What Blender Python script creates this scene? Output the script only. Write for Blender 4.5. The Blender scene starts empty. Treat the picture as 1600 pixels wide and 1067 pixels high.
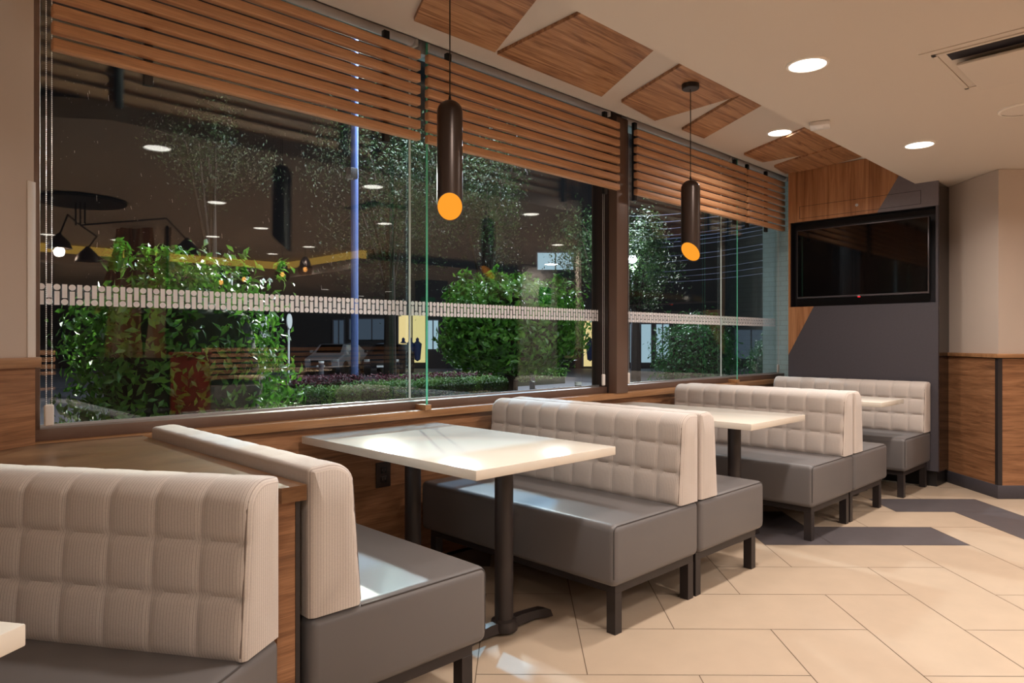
import bpy, bmesh, math, random
import numpy as np
from mathutils import Vector, Matrix
random.seed(7)
RNG = np.random.default_rng(11)
PI = math.pi
S = bpy.context.scene
COL = S.collection

# ---------------------------------------------------------------- camera, world, exposure
YAW = math.radians(45.468)
cd = bpy.data.cameras.new('camera')
cam = bpy.data.objects.new('camera', cd)
COL.objects.link(cam)
cam.location = (0, 0, 1.2)
cam.rotation_euler = (PI / 2, 0, YAW - PI / 2)
cd.sensor_width = 36.0
cd.lens = 1092.0 / 1600.0 * 36.0
cd.shift_y = -2.0 / 1600.0
cd.clip_start = 0.05
cd.clip_end = 300
S.camera = cam

w = bpy.data.worlds.new('night_sky')
S.world = w
w.use_nodes = True
w.node_tree.nodes['Background'].inputs['Color'].default_value = (0.010, 0.012, 0.020, 1)
w.node_tree.nodes['Background'].inputs['Strength'].default_value = 0.25

S.view_settings.view_transform = 'Standard'
S.view_settings.look = 'None'
S.view_settings.gamma = 1
S.view_settings.use_curve_mapping = False
S.view_settings.exposure = 0.08

DOWNLIGHT_W = 18.0
WARM = (1.0, 0.90, 0.815)
COOL = (0.24, 0.62, 1.0)


# ---------------------------------------------------------------- helpers
def srgb(r, g, b, a=1.0):
    def f(c):
        c /= 255.0
        return c / 12.92 if c <= 0.04045 else ((c + 0.055) / 1.055) ** 2.4
    return (f(r), f(g), f(b), a)


def tag(o, label=None, cat=None, group=None, kind=None):
    if label: o['label'] = label
    if cat: o['category'] = cat
    if group: o['group'] = group
    if kind: o['kind'] = kind
    return o


def empty(name, loc=(0, 0, 0), rz=0.0, label=None, cat=None, group=None, kind=None, parent=None):
    o = bpy.data.objects.new(name, None)
    o.empty_display_size = 0.1
    COL.objects.link(o)
    o.location = loc
    o.rotation_euler = (0, 0, rz)
    if parent: o.parent = parent
    return tag(o, label, cat, group, kind)


def children(o):
    return [c for c in bpy.data.objects if c.parent == o]


def copy_tree(o, parent=None, suffix=None):
    kids = children(o)
    c = o.copy()
    COL.objects.link(c)
    c.parent = parent
    for k in kids:
        copy_tree(k, c)
    return c


class MB:
    def __init__(self):
        self.bm = bmesh.new()
        self.mats = []

    def mi(self, m):
        if m is None: return 0
        if m not in self.mats: self.mats.append(m)
        return self.mats.index(m)

    def box(self, x0, x1, y0, y1, z0, z1, r=0.0, seg=2, m=None, M=None):
        t = bmesh.new()
        bmesh.ops.create_cube(t, size=1.0)
        for v in t.verts:
            v.co = Vector(((x0 + x1) / 2 + v.co.x * (x1 - x0), (y0 + y1) / 2 + v.co.y * (y1 - y0),
                           (z0 + z1) / 2 + v.co.z * (z1 - z0)))
        if r > 0:
            bmesh.ops.bevel(t, geom=list(t.edges), offset=r, segments=seg, profile=0.5, affect='EDGES')
        if M is not None:
            bmesh.ops.transform(t, matrix=M, verts=list(t.verts))
        self.join(t, m)
        return self

    def join(self, t, m=None):
        k = self.mi(m)
        mp = {v: self.bm.verts.new(v.co) for v in t.verts}
        for f in t.faces:
            try:
                nf = self.bm.faces.new([mp[v] for v in f.verts])
                nf.material_index = k
            except ValueError:
                pass
        t.free()

    def cyl(self, p0, p1, r0, r1=None, seg=16, caps=True, m=None):
        r1 = r0 if r1 is None else r1
        p0 = Vector(p0); p1 = Vector(p1)
        d = (p1 - p0).normalized()
        a = d.orthogonal().normalized()
        b = d.cross(a)
        k = self.mi(m)
        A = []; B = []
        for i in range(seg):
            t = 2 * PI * i / seg
            q = a * math.cos(t) + b * math.sin(t)
            A.append(self.bm.verts.new(p0 + q * r0))
            B.append(self.bm.verts.new(p1 + q * r1))
        for i in range(seg):
            j = (i + 1) % seg
            self.bm.faces.new((A[i], A[j], B[j], B[i])).material_index = k
        if caps:
            self.bm.faces.new(A[::-1]).material_index = k
            self.bm.faces.new(B).material_index = k
        return self

    def tube(self, pts, r, seg=8, closed=False, m=None):
        P = [Vector(p) for p in pts]
        n = len(P)
        rings = []
        k = self.mi(m)
        prev = None
        for i in range(n):
            if closed:
                d = (P[(i + 1) % n] - P[i - 1]).normalized()
            else:
                d = (P[min(i + 1, n - 1)] - P[max(i - 1, 0)]).normalized()
            if prev is None:
                a = d.orthogonal().normalized()
            else:
                a = (prev - d * prev.dot(d)).normalized()
            prev = a
            b = d.cross(a)
            rr = r[i] if isinstance(r, (list, tuple)) else r
            rings.append([self.bm.verts.new(P[i] + (a * math.cos(2 * PI * j / seg) + b * math.sin(2 * PI * j / seg)) * rr)
                          for j in range(seg)])
        for i in range(n if closed else n - 1):
            A = rings[i]; B = rings[(i + 1) % n]
            for j in range(seg):
                q = (j + 1) % seg
                self.bm.faces.new((A[j], A[q], B[q], B[j])).material_index = k
        if not closed:
            self.bm.faces.new(rings[0][::-1]).material_index = k
            self.bm.faces.new(rings[-1]).material_index = k
        return self

    def lathe(self, prof, c=(0, 0, 0), seg=24, m=None):
        k = self.mi(m)
        c = Vector(c)
        rings = []
        for r, z in prof:
            if r < 1e-6:
                rings.append([self.bm.verts.new(c + Vector((0, 0, z)))])
            else:
                rings.append([self.bm.verts.new(c + Vector((r * math.cos(2 * PI * i / seg), r * math.sin(2 * PI * i / seg), z)))
                              for i in range(seg)])
        for A, B in zip(rings, rings[1:]):
            for i in range(seg):
                j = (i + 1) % seg
                if len(A) == 1 and len(B) == 1: continue
                if len(A) == 1: f = (A[0], B[j], B[i])
                elif len(B) == 1: f = (A[i], A[j], B[0])
                else: f = (A[i], A[j], B[j], B[i])
                self.bm.faces.new(f).material_index = k
        return self

    def prism(self, poly, z0, z1, m=None):
        k = self.mi(m)
        A = [self.bm.verts.new((x, y, z0)) for x, y in poly]
        B = [self.bm.verts.new((x, y, z1)) for x, y in poly]
        n = len(poly)
        self.bm.faces.new(A[::-1]).material_index = k
        self.bm.faces.new(B).material_index = k
        for i in range(n):
            j = (i + 1) % n
            self.bm.faces.new((A[i], A[j], B[j], B[i])).material_index = k
        return self

    def face(self, pts, m=None):
        self.bm.faces.new([self.bm.verts.new(p) for p in pts]).material_index = self.mi(m)
        return self

    def build(self, name, mat=None, parent=None, smooth=35, loc=None, rz=0.0):
        if mat is not None and mat not in self.mats:
            if not self.mats: self.mats.append(mat)
        bmesh.ops.recalc_face_normals(self.bm, faces=list(self.bm.faces))
        me = bpy.data.meshes.new(name)
        self.bm.to_mesh(me)
        self.bm.free()
        for m in self.mats: me.materials.append(m)
        if smooth:
            me.polygons.foreach_set('use_smooth', [True] * len(me.polygons))
            me.set_sharp_from_angle(angle=math.radians(smooth))
        o = bpy.data.objects.new(name, me)
        COL.objects.link(o)
        if parent: o.parent = parent
        if loc is not None: o.location = loc
        o.rotation_euler = (0, 0, rz)
        return o


def arc(cx, cy, r, a0, a1, n):
    return [(cx + r * math.cos(a0 + (a1 - a0) * i / n), cy + r * math.sin(a0 + (a1 - a0) * i / n)) for i in range(n + 1)]


# ---------------------------------------------------------------- materials
def mat(name, color, rough=0.6, metal=0.0, spec=0.5, bump=None, emit=None, estr=0.0, coat=0.0, noise=None):
    m = bpy.data.materials.new(name)
    m.use_nodes = True
    nt = m.node_tree
    b = nt.nodes['Principled BSDF']
    b.inputs['Base Color'].default_value = color
    b.inputs['Roughness'].default_value = rough
    b.inputs['Metallic'].default_value = metal
    b.inputs['Specular IOR Level'].default_value = spec
    b.inputs['Coat Weight'].default_value = coat
    if emit:
        b.inputs['Emission Color'].default_value = emit
        b.inputs['Emission Strength'].default_value = estr
    tc = nt.nodes.new('ShaderNodeTexCoord')
    if noise:                       # (scale, amount)
        n = nt.nodes.new('ShaderNodeTexNoise')
        n.inputs['Scale'].default_value = noise[0]
        n.inputs['Detail'].default_value = 6
        nt.links.new(tc.outputs['Object'], n.inputs['Vector'])
        mx = nt.nodes.new('ShaderNodeMixRGB')
        mx.inputs['Color1'].default_value = tuple(c * (1 - noise[1]) for c in color[:3]) + (1,)
        mx.inputs['Color2'].default_value = tuple(min(1, c * (1 + noise[1])) for c in color[:3]) + (1,)
        nt.links.new(n.outputs['Fac'], mx.inputs['Fac'])
        nt.links.new(mx.outputs['Color'], b.inputs['Base Color'])
    if bump:                        # (scale, strength, distance)
        n = nt.nodes.new('ShaderNodeTexNoise')
        n.inputs['Scale'].default_value = bump[0]
        n.inputs['Detail'].default_value = 5
        nt.links.new(tc.outputs['Object'], n.inputs['Vector'])
        bp = nt.nodes.new('ShaderNodeBump')
        bp.inputs['Strength'].default_value = bump[1]
        bp.inputs['Distance'].default_value = bump[2]
        nt.links.new(n.outputs['Fac'], bp.inputs['Height'])
        nt.links.new(bp.outputs['Normal'], b.inputs['Normal'])
    return m


def emission(name, color, strength):
    m = bpy.data.materials.new(name)
    m.use_nodes = True
    nt = m.node_tree
    nt.nodes.clear()
    e = nt.nodes.new('ShaderNodeEmission')
    e.inputs['Color'].default_value = color
    e.inputs['Strength'].default_value = strength
    o = nt.nodes.new('ShaderNodeOutputMaterial')
    nt.links.new(e.outputs[0], o.inputs['Surface'])
    return m


def wood(name, stops, scale=(1.0, 9.0, 9.0), rough=0.45, dist=1.5, fine=0.25, planks=None, base=2.2):
    """stops: list of (pos, srgb colour); scale: small number = grain direction."""
    m = bpy.data.materials.new(name)
    m.use_nodes = True
    nt = m.node_tree
    N = nt.nodes; L = nt.links
    b = N['Principled BSDF']
    b.inputs['Roughness'].default_value = rough
    b.inputs['Specular IOR Level'].default_value = 0.4
    tc = N.new('ShaderNodeTexCoord')
    mp = N.new('ShaderNodeMapping')
    mp.inputs['Scale'].default_value = scale
    L.new(tc.outputs['Object'], mp.inputs['Vector'])
    n1 = N.new('ShaderNodeTexNoise')
    n1.inputs['Scale'].default_value = base
    n1.inputs['Detail'].default_value = 9
    n1.inputs['Roughness'].default_value = 0.62
    n1.inputs['Distortion'].default_value = dist
    L.new(mp.outputs[0], n1.inputs['Vector'])
    mp2 = N.new('ShaderNodeMapping')
    mp2.inputs['Scale'].default_value = tuple(s * (4 if s == min(scale) else 14) for s in scale)
    L.new(tc.outputs['Object'], mp2.inputs['Vector'])
    n2 = N.new('ShaderNodeTexNoise')
    n2.inputs['Scale'].default_value = 2.5
    n2.inputs['Detail'].default_value = 4
    L.new(mp2.outputs[0], n2.inputs['Vector'])
    cr = N.new('ShaderNodeValToRGB')
    el = cr.color_ramp.elements
    while len(el) < len(stops): el.new(0.5)
    for e, (p, c) in zip(el, stops):
        e.position = p
        e.color = srgb(*c)
    L.new(n1.outputs['Fac'], cr.inputs['Fac'])
    mx = N.new('ShaderNodeMixRGB')
    mx.blend_type = 'MULTIPLY'
    mx.inputs['Fac'].default_value = fine
    L.new(cr.outputs['Color'], mx.inputs['Color1'])
    cr2 = N.new('ShaderNodeValToRGB')
    cr2.color_ramp.elements[0].position = 0.38
    cr2.color_ramp.elements[0].color = (0.25, 0.2, 0.17, 1)
    cr2.color_ramp.elements[1].position = 0.62
    cr2.color_ramp.elements[1].color = (1, 1, 1, 1)
    L.new(n2.outputs['Fac'], cr2.inputs['Fac'])
    L.new(cr2.outputs['Color'], mx.inputs['Color2'])
    out = mx.outputs['Color']
    L.new(out, b.inputs['Base Color'])
    bp = N.new('ShaderNodeBump')
    bp.inputs['Strength'].default_value = 0.12
    bp.inputs['Distance'].default_value = 0.002
    L.new(n2.outputs['Fac'], bp.inputs['Height'])
    L.new(bp.outputs['Normal'], b.inputs['Normal'])
    return m


def stripe_fabric(name, axis):
    """woven upholstery with fine pin stripes, stripes stacked along the given object axis"""
    m = bpy.data.materials.new(name)
    m.use_nodes = True
    nt = m.node_tree
    N = nt.nodes; L = nt.links
    b = N['Principled BSDF']
    b.inputs['Roughness'].default_value = 0.85
    b.inputs['Specular IOR Level'].default_value = 0.25
    b.inputs['Sheen Weight'].default_value = 0.15
    tc = N.new('ShaderNodeTexCoord')
    sp = N.new('ShaderNodeSeparateXYZ')
    L.new(tc.outputs['Object'], sp.inputs[0])
    ml = N.new('ShaderNodeMath'); ml.operation = 'MULTIPLY'
    L.new(sp.outputs[axis], ml.inputs[0])
    ml.inputs[1].default_value = 118.0
    fr = N.new('ShaderNodeMath'); fr.operation = 'FRACT'
    L.new(ml.outputs[0], fr.inputs[0])
    cr = N.new('ShaderNodeValToRGB')
    cr.color_ramp.interpolation = 'LINEAR'
    el = cr.color_ramp.elements
    cols = [(0.0, (186, 174, 168)), (0.12, (228, 218, 206)), (0.24, (216, 205, 198)), (0.5, (206, 194, 188)),
            (0.62, (224, 213, 204)), (0.8, (210, 198, 191)), (0.93, (176, 164, 158)), (1.0, (186, 174, 168))]
    while len(el) < len(cols): el.new(0.5)
    for e, (p, c) in zip(el, cols):
        e.position = p; e.color = srgb(*c)
    L.new(fr.outputs[0], cr.inputs['Fac'])
    n = N.new('ShaderNodeTexNoise')
    n.inputs['Scale'].default_value = 260
    n.inputs['Detail'].default_value = 2
    L.new(tc.outputs['Object'], n.inputs['Vector'])
    mx = N.new('ShaderNodeMixRGB'); mx.blend_type = 'MULTIPLY'
    mx.inputs['Fac'].default_value = 0.22
    L.new(cr.outputs['Color'], mx.inputs['Color1'])
    L.new(n.outputs['Fac'], mx.inputs['Color2'])
    L.new(mx.outputs['Color'], b.inputs['Base Color'])
    bp = N.new('ShaderNodeBump')
    bp.inputs['Strength'].default_value = 0.25
    bp.inputs['Distance'].default_value = 0.001
    L.new(cr.outputs['Color'], bp.inputs['Height'])
    L.new(bp.outputs['Normal'], b.inputs['Normal'])
    return m


def glass(name, tint=(0.93, 0.96, 0.95, 1), f0=0.04, rough=0.0, gain=1.0):
    m = bpy.data.materials.new(name)
    m.use_nodes = True
    nt = m.node_tree
    N = nt.nodes; L = nt.links
    N.clear()
    t = N.new('ShaderNodeBsdfTransparent'); t.inputs[0].default_value = tint
    g = N.new('ShaderNodeBsdfGlossy'); g.inputs['Roughness'].default_value = rough
    lw = N.new('ShaderNodeLayerWeight'); lw.inputs['Blend'].default_value = 0.5
    pw = N.new('ShaderNodeMath'); pw.operation = 'POWER'; pw.inputs[1].default_value = 5
    L.new(lw.outputs['Facing'], pw.inputs[0])
    ma = N.new('ShaderNodeMath'); ma.operation = 'MULTIPLY_ADD'
    L.new(pw.outputs[0], ma.inputs[0]); ma.inputs[1].default_value = (1 - f0) * gain; ma.inputs[2].default_value = f0 * gain
    cl = N.new('ShaderNodeClamp'); L.new(ma.outputs[0], cl.inputs[0])
    mx = N.new('ShaderNodeMixShader')
    L.new(cl.outputs[0], mx.inputs[0]); L.new(t.outputs[0], mx.inputs[1]); L.new(g.outputs[0], mx.inputs[2])
    o = N.new('ShaderNodeOutputMaterial')
    L.new(mx.outputs[0], o.inputs['Surface'])
    return m


def leafmat(name, stops, scale=9.0, rough=0.35):
    m = bpy.data.materials.new(name)
    m.use_nodes = True
    nt = m.node_tree
    N = nt.nodes; L = nt.links
    b = N['Principled BSDF']
    b.inputs['Roughness'].default_value = rough
    b.inputs['Specular IOR Level'].default_value = 0.6
    tc = N.new('ShaderNodeTexCoord')
    n = N.new('ShaderNodeTexNoise'); n.inputs['Scale'].default_value = scale; n.inputs['Detail'].default_value = 3
    L.new(tc.outputs['Object'], n.inputs['Vector'])
    cr = N.new('ShaderNodeValToRGB')
    el = cr.color_ramp.elements
    while len(el) < len(stops): el.new(0.5)
    for e, (p, c) in zip(el, stops):
        e.position = p; e.color = srgb(*c)
    L.new(n.outputs['Fac'], cr.inputs['Fac'])
    L.new(cr.outputs['Color'], b.inputs['Base Color'])
    tr = N.new('ShaderNodeBsdfTranslucent')
    L.new(cr.outputs['Color'], tr.inputs['Color'])
    mx = N.new('ShaderNodeMixShader'); mx.inputs[0].default_value = 0.35
    L.new(b.outputs[0], mx.inputs[1]); L.new(tr.outputs[0], mx.inputs[2])
    L.new(mx.outputs[0], N['Material Output'].inputs['Surface'])
    return m


M = {}
M['ceiling'] = mat('matte_taupe_ceiling_paint', srgb(206, 192, 178), 0.9, spec=0.1, bump=(120, 0.05, 0.001))
M['wall'] = mat('matte_beige_wall_paint', srgb(196, 180, 168), 0.85, spec=0.15, bump=(160, 0.05, 0.001))
M['floor_tile'] = mat('beige_stone_tile', srgb(184, 164, 143), 0.42, spec=0.35, noise=(7, 0.10), bump=(90, 0.04, 0.001))
M['floor_dark'] = mat('charcoal_stone_tile', srgb(86, 80, 82), 0.5, spec=0.35, noise=(14, 0.12))
M['grout'] = mat('dark_tile_joint', srgb(110, 92, 74), 0.9)
M['walnut'] = wood('walnut_laminate_along_x', [(0.25, (104, 66, 42)), (0.42, (156, 106, 70)), (0.55, (182, 130, 90)), (0.75, (200, 150, 108))], (0.55, 7, 7))
M['walnut_z'] = wood('walnut_laminate_upright', [(0.25, (110, 70, 46)), (0.42, (160, 108, 70)), (0.55, (186, 132, 90)), (0.75, (204, 152, 108))], (7, 7, 0.35), dist=0.8)
WS = [(0.25, (104, 72, 50)), (0.42, (146, 102, 70)), (0.55, (168, 120, 84)), (0.75, (186, 138, 100))]
M['wainscot'] = wood('brown_oak_wainscot', WS, (1.0, 15, 15), dist=0.7, fine=0.35)
M['wainscot_y'] = wood('brown_oak_wainscot_side', WS, (15, 1.0, 15), dist=0.7, fine=0.35)
M['oak'] = wood('honey_oak_slats', [(0.25, (180, 128, 90)), (0.5, (210, 156, 114)), (0.75, (224, 172, 130))], (0.6, 10, 10), dist=0.5, fine=0.28, rough=0.5)
M['sill'] = wood('oak_edged_sill', [(0.25, (136, 96, 64)), (0.5, (172, 126, 86)), (0.75, (192, 146, 104))], (0.6, 10, 10), dist=0.5, fine=0.3, rough=0.35)
M['counter'] = wood('worn_brown_counter_top', [(0.2, (72, 46, 28)), (0.45, (106, 72, 44)), (0.65, (126, 90, 60)), (0.85, (140, 112, 82))], (2.2, 4.5, 4), rough=0.3, dist=0.6, fine=0.3, base=1.2)
M['vinyl'] = mat('grey_vinyl', srgb(106, 102, 102), 0.40, spec=0.45, bump=(7, 0.10, 0.006), noise=(3, 0.04))
M['fab_y'] = stripe_fabric('striped_fabric_front', 1)
M['fab_x'] = stripe_fabric('striped_fabric_end', 0)
M['thread'] = mat('seam_thread', srgb(120, 106, 98), 0.8)
M['pipe'] = mat('vinyl_seam', srgb(70, 66, 66), 0.5)
M['black'] = mat('black_powder_coat', srgb(48, 42, 42), 0.45, spec=0.4)
M['iron'] = mat('black_cast_iron', srgb(52, 45, 44), 0.42, spec=0.45)
M['quartz'] = mat('cream_quartz_table', srgb(228, 219, 206), 0.13, spec=0.5, noise=(5, 0.015))
M['bronze'] = mat('brown_window_metal', srgb(110, 86, 74), 0.45, metal=0.2)
M['bronze_dark'] = mat('dark_window_metal', srgb(58, 46, 42), 0.45, metal=0.2)
M['silver'] = mat('silver_glazing_bead', srgb(190, 190, 192), 0.35, metal=0.6)
M['charcoal'] = mat('charcoal_textured_panel', srgb(72, 68, 74), 0.6, spec=0.35, noise=(60, 0.12), bump=(220, 0.2, 0.001))
M['charcoal_hi'] = mat('grey_brushed_panel', srgb(112, 106, 112), 0.45, noise=(30, 0.12))
M['darkgloss'] = mat('dark_glossy_side', srgb(44, 36, 36), 0.16, spec=0.7)
M['niche'] = mat('black_niche', srgb(24, 20, 28), 0.5)
M['screen'] = mat('black_tv_glass', srgb(8, 7, 8), 0.05, spec=0.55)
M['bezel'] = mat('tv_bezel', srgb(84, 78, 82), 0.3, metal=0.5)
M['white_plastic'] = mat('white_plastic', srgb(226, 218, 212), 0.4)
M['blind'] = mat('pale_blind_tube', srgb(196, 186, 182), 0.45)
M['chain'] = mat('steel_bead_chain', srgb(225, 220, 216), 0.35, metal=0.2)
M['film'] = mat('white_window_film', srgb(240, 236, 238), 0.6)
M['fin_edge'] = mat('green_glass_edge', srgb(100, 205, 170), 0.15, spec=0.6, emit=srgb(40, 150, 115), estr=0.0)
M['glass'] = glass('window_glass', (0.94, 0.97, 0.96, 1), f0=0.042, gain=1.9)
M['glass_fin'] = glass('fin_glass', (0.93, 0.98, 0.96, 1), f0=0.02, gain=0.35)
M['seal'] = mat('silicone_joint', srgb(225, 232, 235), 0.3, spec=0.6)
M['pendant'] = mat('dark_bronze_tube', srgb(70, 58, 53), 0.3, metal=0.5)
M['amber'] = emission('amber_diffuser', srgb(255, 158, 46), 1.0)
M['lens'] = emission('downlight_lens', (1.0, 0.93, 0.84, 1), 7.0)
M['trim_ring'] = mat('white_downlight_ring', srgb(235, 225, 212), 0.4)
M['bluebrick'] = mat('pale_painted_block', srgb(196, 214, 214), 0.8)
M['dark'] = mat('near_black_plastic', srgb(30, 27, 27), 0.45)
M['ext_ground'] = mat('asphalt', srgb(112, 112, 122), 0.7, noise=(2, 0.2))

# ---------------------------------------------------------------- room shell
ZC = 2.5          # low ceiling
ZU = 2.785        # upper ceiling by the windows
U0 = Vector((-0.834, -0.552, 0))      # direction of the turned wall
N0 = Vector((-0.552, 0.834, 0))       # bench-0 long axis, towards the turned wall


def tile_floor():
    mb = MB()
    w_, u0, v0, g = 0.4, 0.25, 2.51, 0.0018
    q = math.sqrt(0.5)
    mb.box(-7, 17, -14, 3.3, -0.12, -0.002, m=M['grout'])
    dark = {('H', 6, 6), ('V', 7, 5), ('V', 3, 5), ('H', 4, 4), ('V', 11, 9)}

    def quad(a, b, na, nb, m):
        ua, ub = u0 + a * w_ + g, u0 + (a + na) * w_ - g
        va, vb = v0 + b * w_ + g, v0 + (b + nb) * w_ - g
        pts = []
        for uu, vv in ((ua, va), (ub, va), (ub, vb), (ua, vb)):
            pts.append(((uu + vv) * q, (vv - uu) * q, 0.0))
        if max(p[0] for p in pts) > 16.9 or min(p[0] for p in pts) < -6.9: return
        if max(p[1] for p in pts) > 3.28 or min(p[1] for p in pts) < -13.9: return
        mb.face(pts, m)

    for b in range(-45, 42):
        for a in range(-45, 60):
            k = (a - b) % 4
            if k == 0:
                quad(a, b, 2, 1, M['floor_dark'] if ('H', a, b) in dark else M['floor_tile'])
            elif k == 2:
                quad(a, b - 1, 1, 2, M['floor_dark'] if ('V', a, b) in dark else M['floor_tile'])
    return tag(mb.build('floor', smooth=0), kind='structure')


tile_floor()

# low ceiling: turned corner follows the wall direction; a raised slab above it
mb = MB()
pl = Vector((1.2, 1.79, 0)) + U0 * 8
mb.prism([(17, 1.79), (1.2, 1.79), (pl.x, pl.y), (-7, -14), (17, -14)], ZC, ZC + 0.12)
tag(mb.build('ceiling', M['ceiling'], smooth=0), kind='structure')
mb = MB()
mb.box(-7, 7.6, -4, 2.975, ZU, ZU + 0.1)
mb.box(-1, 17, 2.975, 3.4, 2.95, 3.05)
mb.box(-1, 7.6, 2.965, 2.975, ZU, 3.0)
tag(mb.build('ceiling', M['ceiling'], smooth=0), kind='structure')

# wainscot, sill and wall under the windows
mb = MB()
mb.box(0.5, 7.3, 3.07, 3.3, 0.0, 0.785)
tag(mb.build('wall_back', M['wainscot'], smooth=0), kind='structure')
mb = MB()
mb.box(0.52, 6.9, 3.04, 3.26, 0.78, 0.82, r=0.002)
tag(mb.build('trim_1', M['sill']), kind='structure')
mb = MB()
mb.box(0.5, 7.0, 3.03, 3.30, -0.4, -0.002)
tag(mb.build('trim_2', M['grout']), kind='structure')

# turned wall at the left
cw = Vector((0.548, 3.06, 0))
aw = math.atan2(U0.y, U0.x)
lw = empty('wall_left', cw, aw, kind='structure')      # local x runs along the wall away from the corner; +y... outward
MB().box(-0.0, 7.5, -0.25, 0.0, 1.10, 3.0).build('plaster', M['wall'], lw, smooth=0)
MB().box(-0.0, 7.5, -0.26, 0.006, 0.0, 1.10).build('wainscot', M['wainscot'], lw, smooth=0)
MB().box(-0.012, 7.5, -0.26, 0.022, 1.10, 1.138, r=0.002).build('cap_rail', M['sill'], lw)
mb = MB()
mb.box(0.0, 0.03, 0.0, 0.005, 1.138, 1.78, r=0.001)
mb.box(-0.004, 0.0, -0.03, 0.005, 1.138, 1.78, r=0.001)
cg = mb.build('corner_guard', M['white_plastic'], None, loc=cw, rz=aw)
tag(cg, 'thin pale plastic corner guard standing on the left cap rail beside the window', 'corner guard')

# end wall behind the tv panel (painted block)
def brick(name, c1, c2, sx, sy, mortar=0.008):
    m = bpy.data.materials.new(name)
    m.use_nodes = True
    nt = m.node_tree
    N = nt.nodes; L = nt.links
    b = N['Principled BSDF']; b.inputs['Roughness'].default_value = 0.8
    tc = N.new('ShaderNodeTexCoord')
    mp = N.new('ShaderNodeMapping'); mp.inputs['Rotation'].default_value = (PI / 2, 0, 0)
    ad = N.new('ShaderNodeCombineXYZ'); sp = N.new('ShaderNodeSeparateXYZ')
    L.new(tc.outputs['Object'], sp.inputs[0])
    s_ = N.new('ShaderNodeMath'); s_.operation = 'ADD'
    L.new(sp.outputs[0], s_.inputs[0]); L.new(sp.outputs[1], s_.inputs[1])
    L.new(s_.outputs[0], ad.inputs[0]); L.new(sp.outputs[2], ad.inputs[1])
    bt = N.new('ShaderNodeTexBrick')
    bt.inputs['Scale'].default_value = 1.0
    bt.inputs['Color1'].default_value = c1; bt.inputs['Color2'].default_value = c2
    bt.inputs['Mortar'].default_value = tuple(c * 0.75 for c in c1[:3]) + (1,)
    bt.inputs['Mortar Size'].default_value = mortar * 0.35
    bt.inputs['Brick Width'].default_value = sx
    bt.inputs['Row Height'].default_value = sy
    L.new(ad.outputs[0], bt.inputs['Vector'])
    L.new(bt.outputs['Color'], b.inputs['Base Color'])
    return m


M['block'] = brick('pale_blue_painted_block', srgb(196, 226, 232), srgb(190, 219, 226), 0.12, 0.05)
mb = MB()
mb.box(6.93, 7.13, 1.55, 3.34, 0.0, 3.0)
tag(mb.build('wall_end', M['block'], smooth=0), kind='structure')

# turned column block at the right
cr0 = Vector((6.353, 1.192, 0))
rw = empty('wall_right', cr0, math.radians(-45), kind='structure')   # local x = along the front to the right, local y = back
MB().box(0, 1.6, 0, 0.66, 1.095, 2.498).build('plaster', M['wall'], rw, smooth=0)
mb = MB()
mb.box(0.02, 1.6, -0.012, 0.66, 0.10, 1.06, m=M['wainscot'])
mb.box(-0.012, 0.0, 0.0, 0.66, 0.10, 1.06, m=M['wainscot_y'])
mb.box(-0.013, 0.02, -0.014, 0.02, 0.10, 1.06, m=M['black'])
mb.box(0, 1.6, 0, 0.66, 0.0, 1.095, m=M['dark'])
mb.build('wainscot', M['wainscot'], rw, smooth=0)
MB().box(-0.03, 1.62, -0.03, 0.68, 1.066, 1.097, r=0.003).build('cap_rail', M['sill'], rw)
b_ = MB().box(-0.02, 1.6, -0.022, 0.67, 0.0, 0.10, r=0.004).build('baseboard_right', M['charcoal'], None, loc=cr0, rz=math.radians(-45))
tag(b_, kind='structure')

# far walls of the dining room (seen mirrored in the glass)
mb = MB()
mb.box(-7, 17, -14.1, -13.9, 0, 3)
tag(mb.build('wall_front', M['wall'], smooth=0), kind='structure')
mb = MB()
mb.box(-7.1, -7.0, -14, 3, 0, 3); mb.box(17, 17.1, -14, 3, 0, 3)
tag(mb.build('wall_side', M['wall'], smooth=0), kind='structure')

# dropped bulkhead with a warm cove slot
mb = MB()
mb.prism([(5.4, -2.2), (12.5, -2.2), (12.5, -12.5), (-6, -12.5), (-6, -4.5), (5.4, -4.5)], 2.22, 2.365)
bk = tag(mb.build('ceiling', M['ceiling'], smooth=0), kind='structure')
M['cove'] = emission('warm_cove_light', srgb(255, 200, 92), 1.7)
mb = MB()
mb.box(-6, 5.6, -4.75, -4.65, 2.37, 2.496)
mb.box(5.5, 5.6, -4.65, -2.3, 2.37, 2.496)
tag(mb.build('cove_light_strip', M['cove'], smooth=0), 'warm yellow light strip hidden in the slot above the dropped ceiling', 'light strip')

# ---------------------------------------------------------------- windows
YG = 3.20


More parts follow.
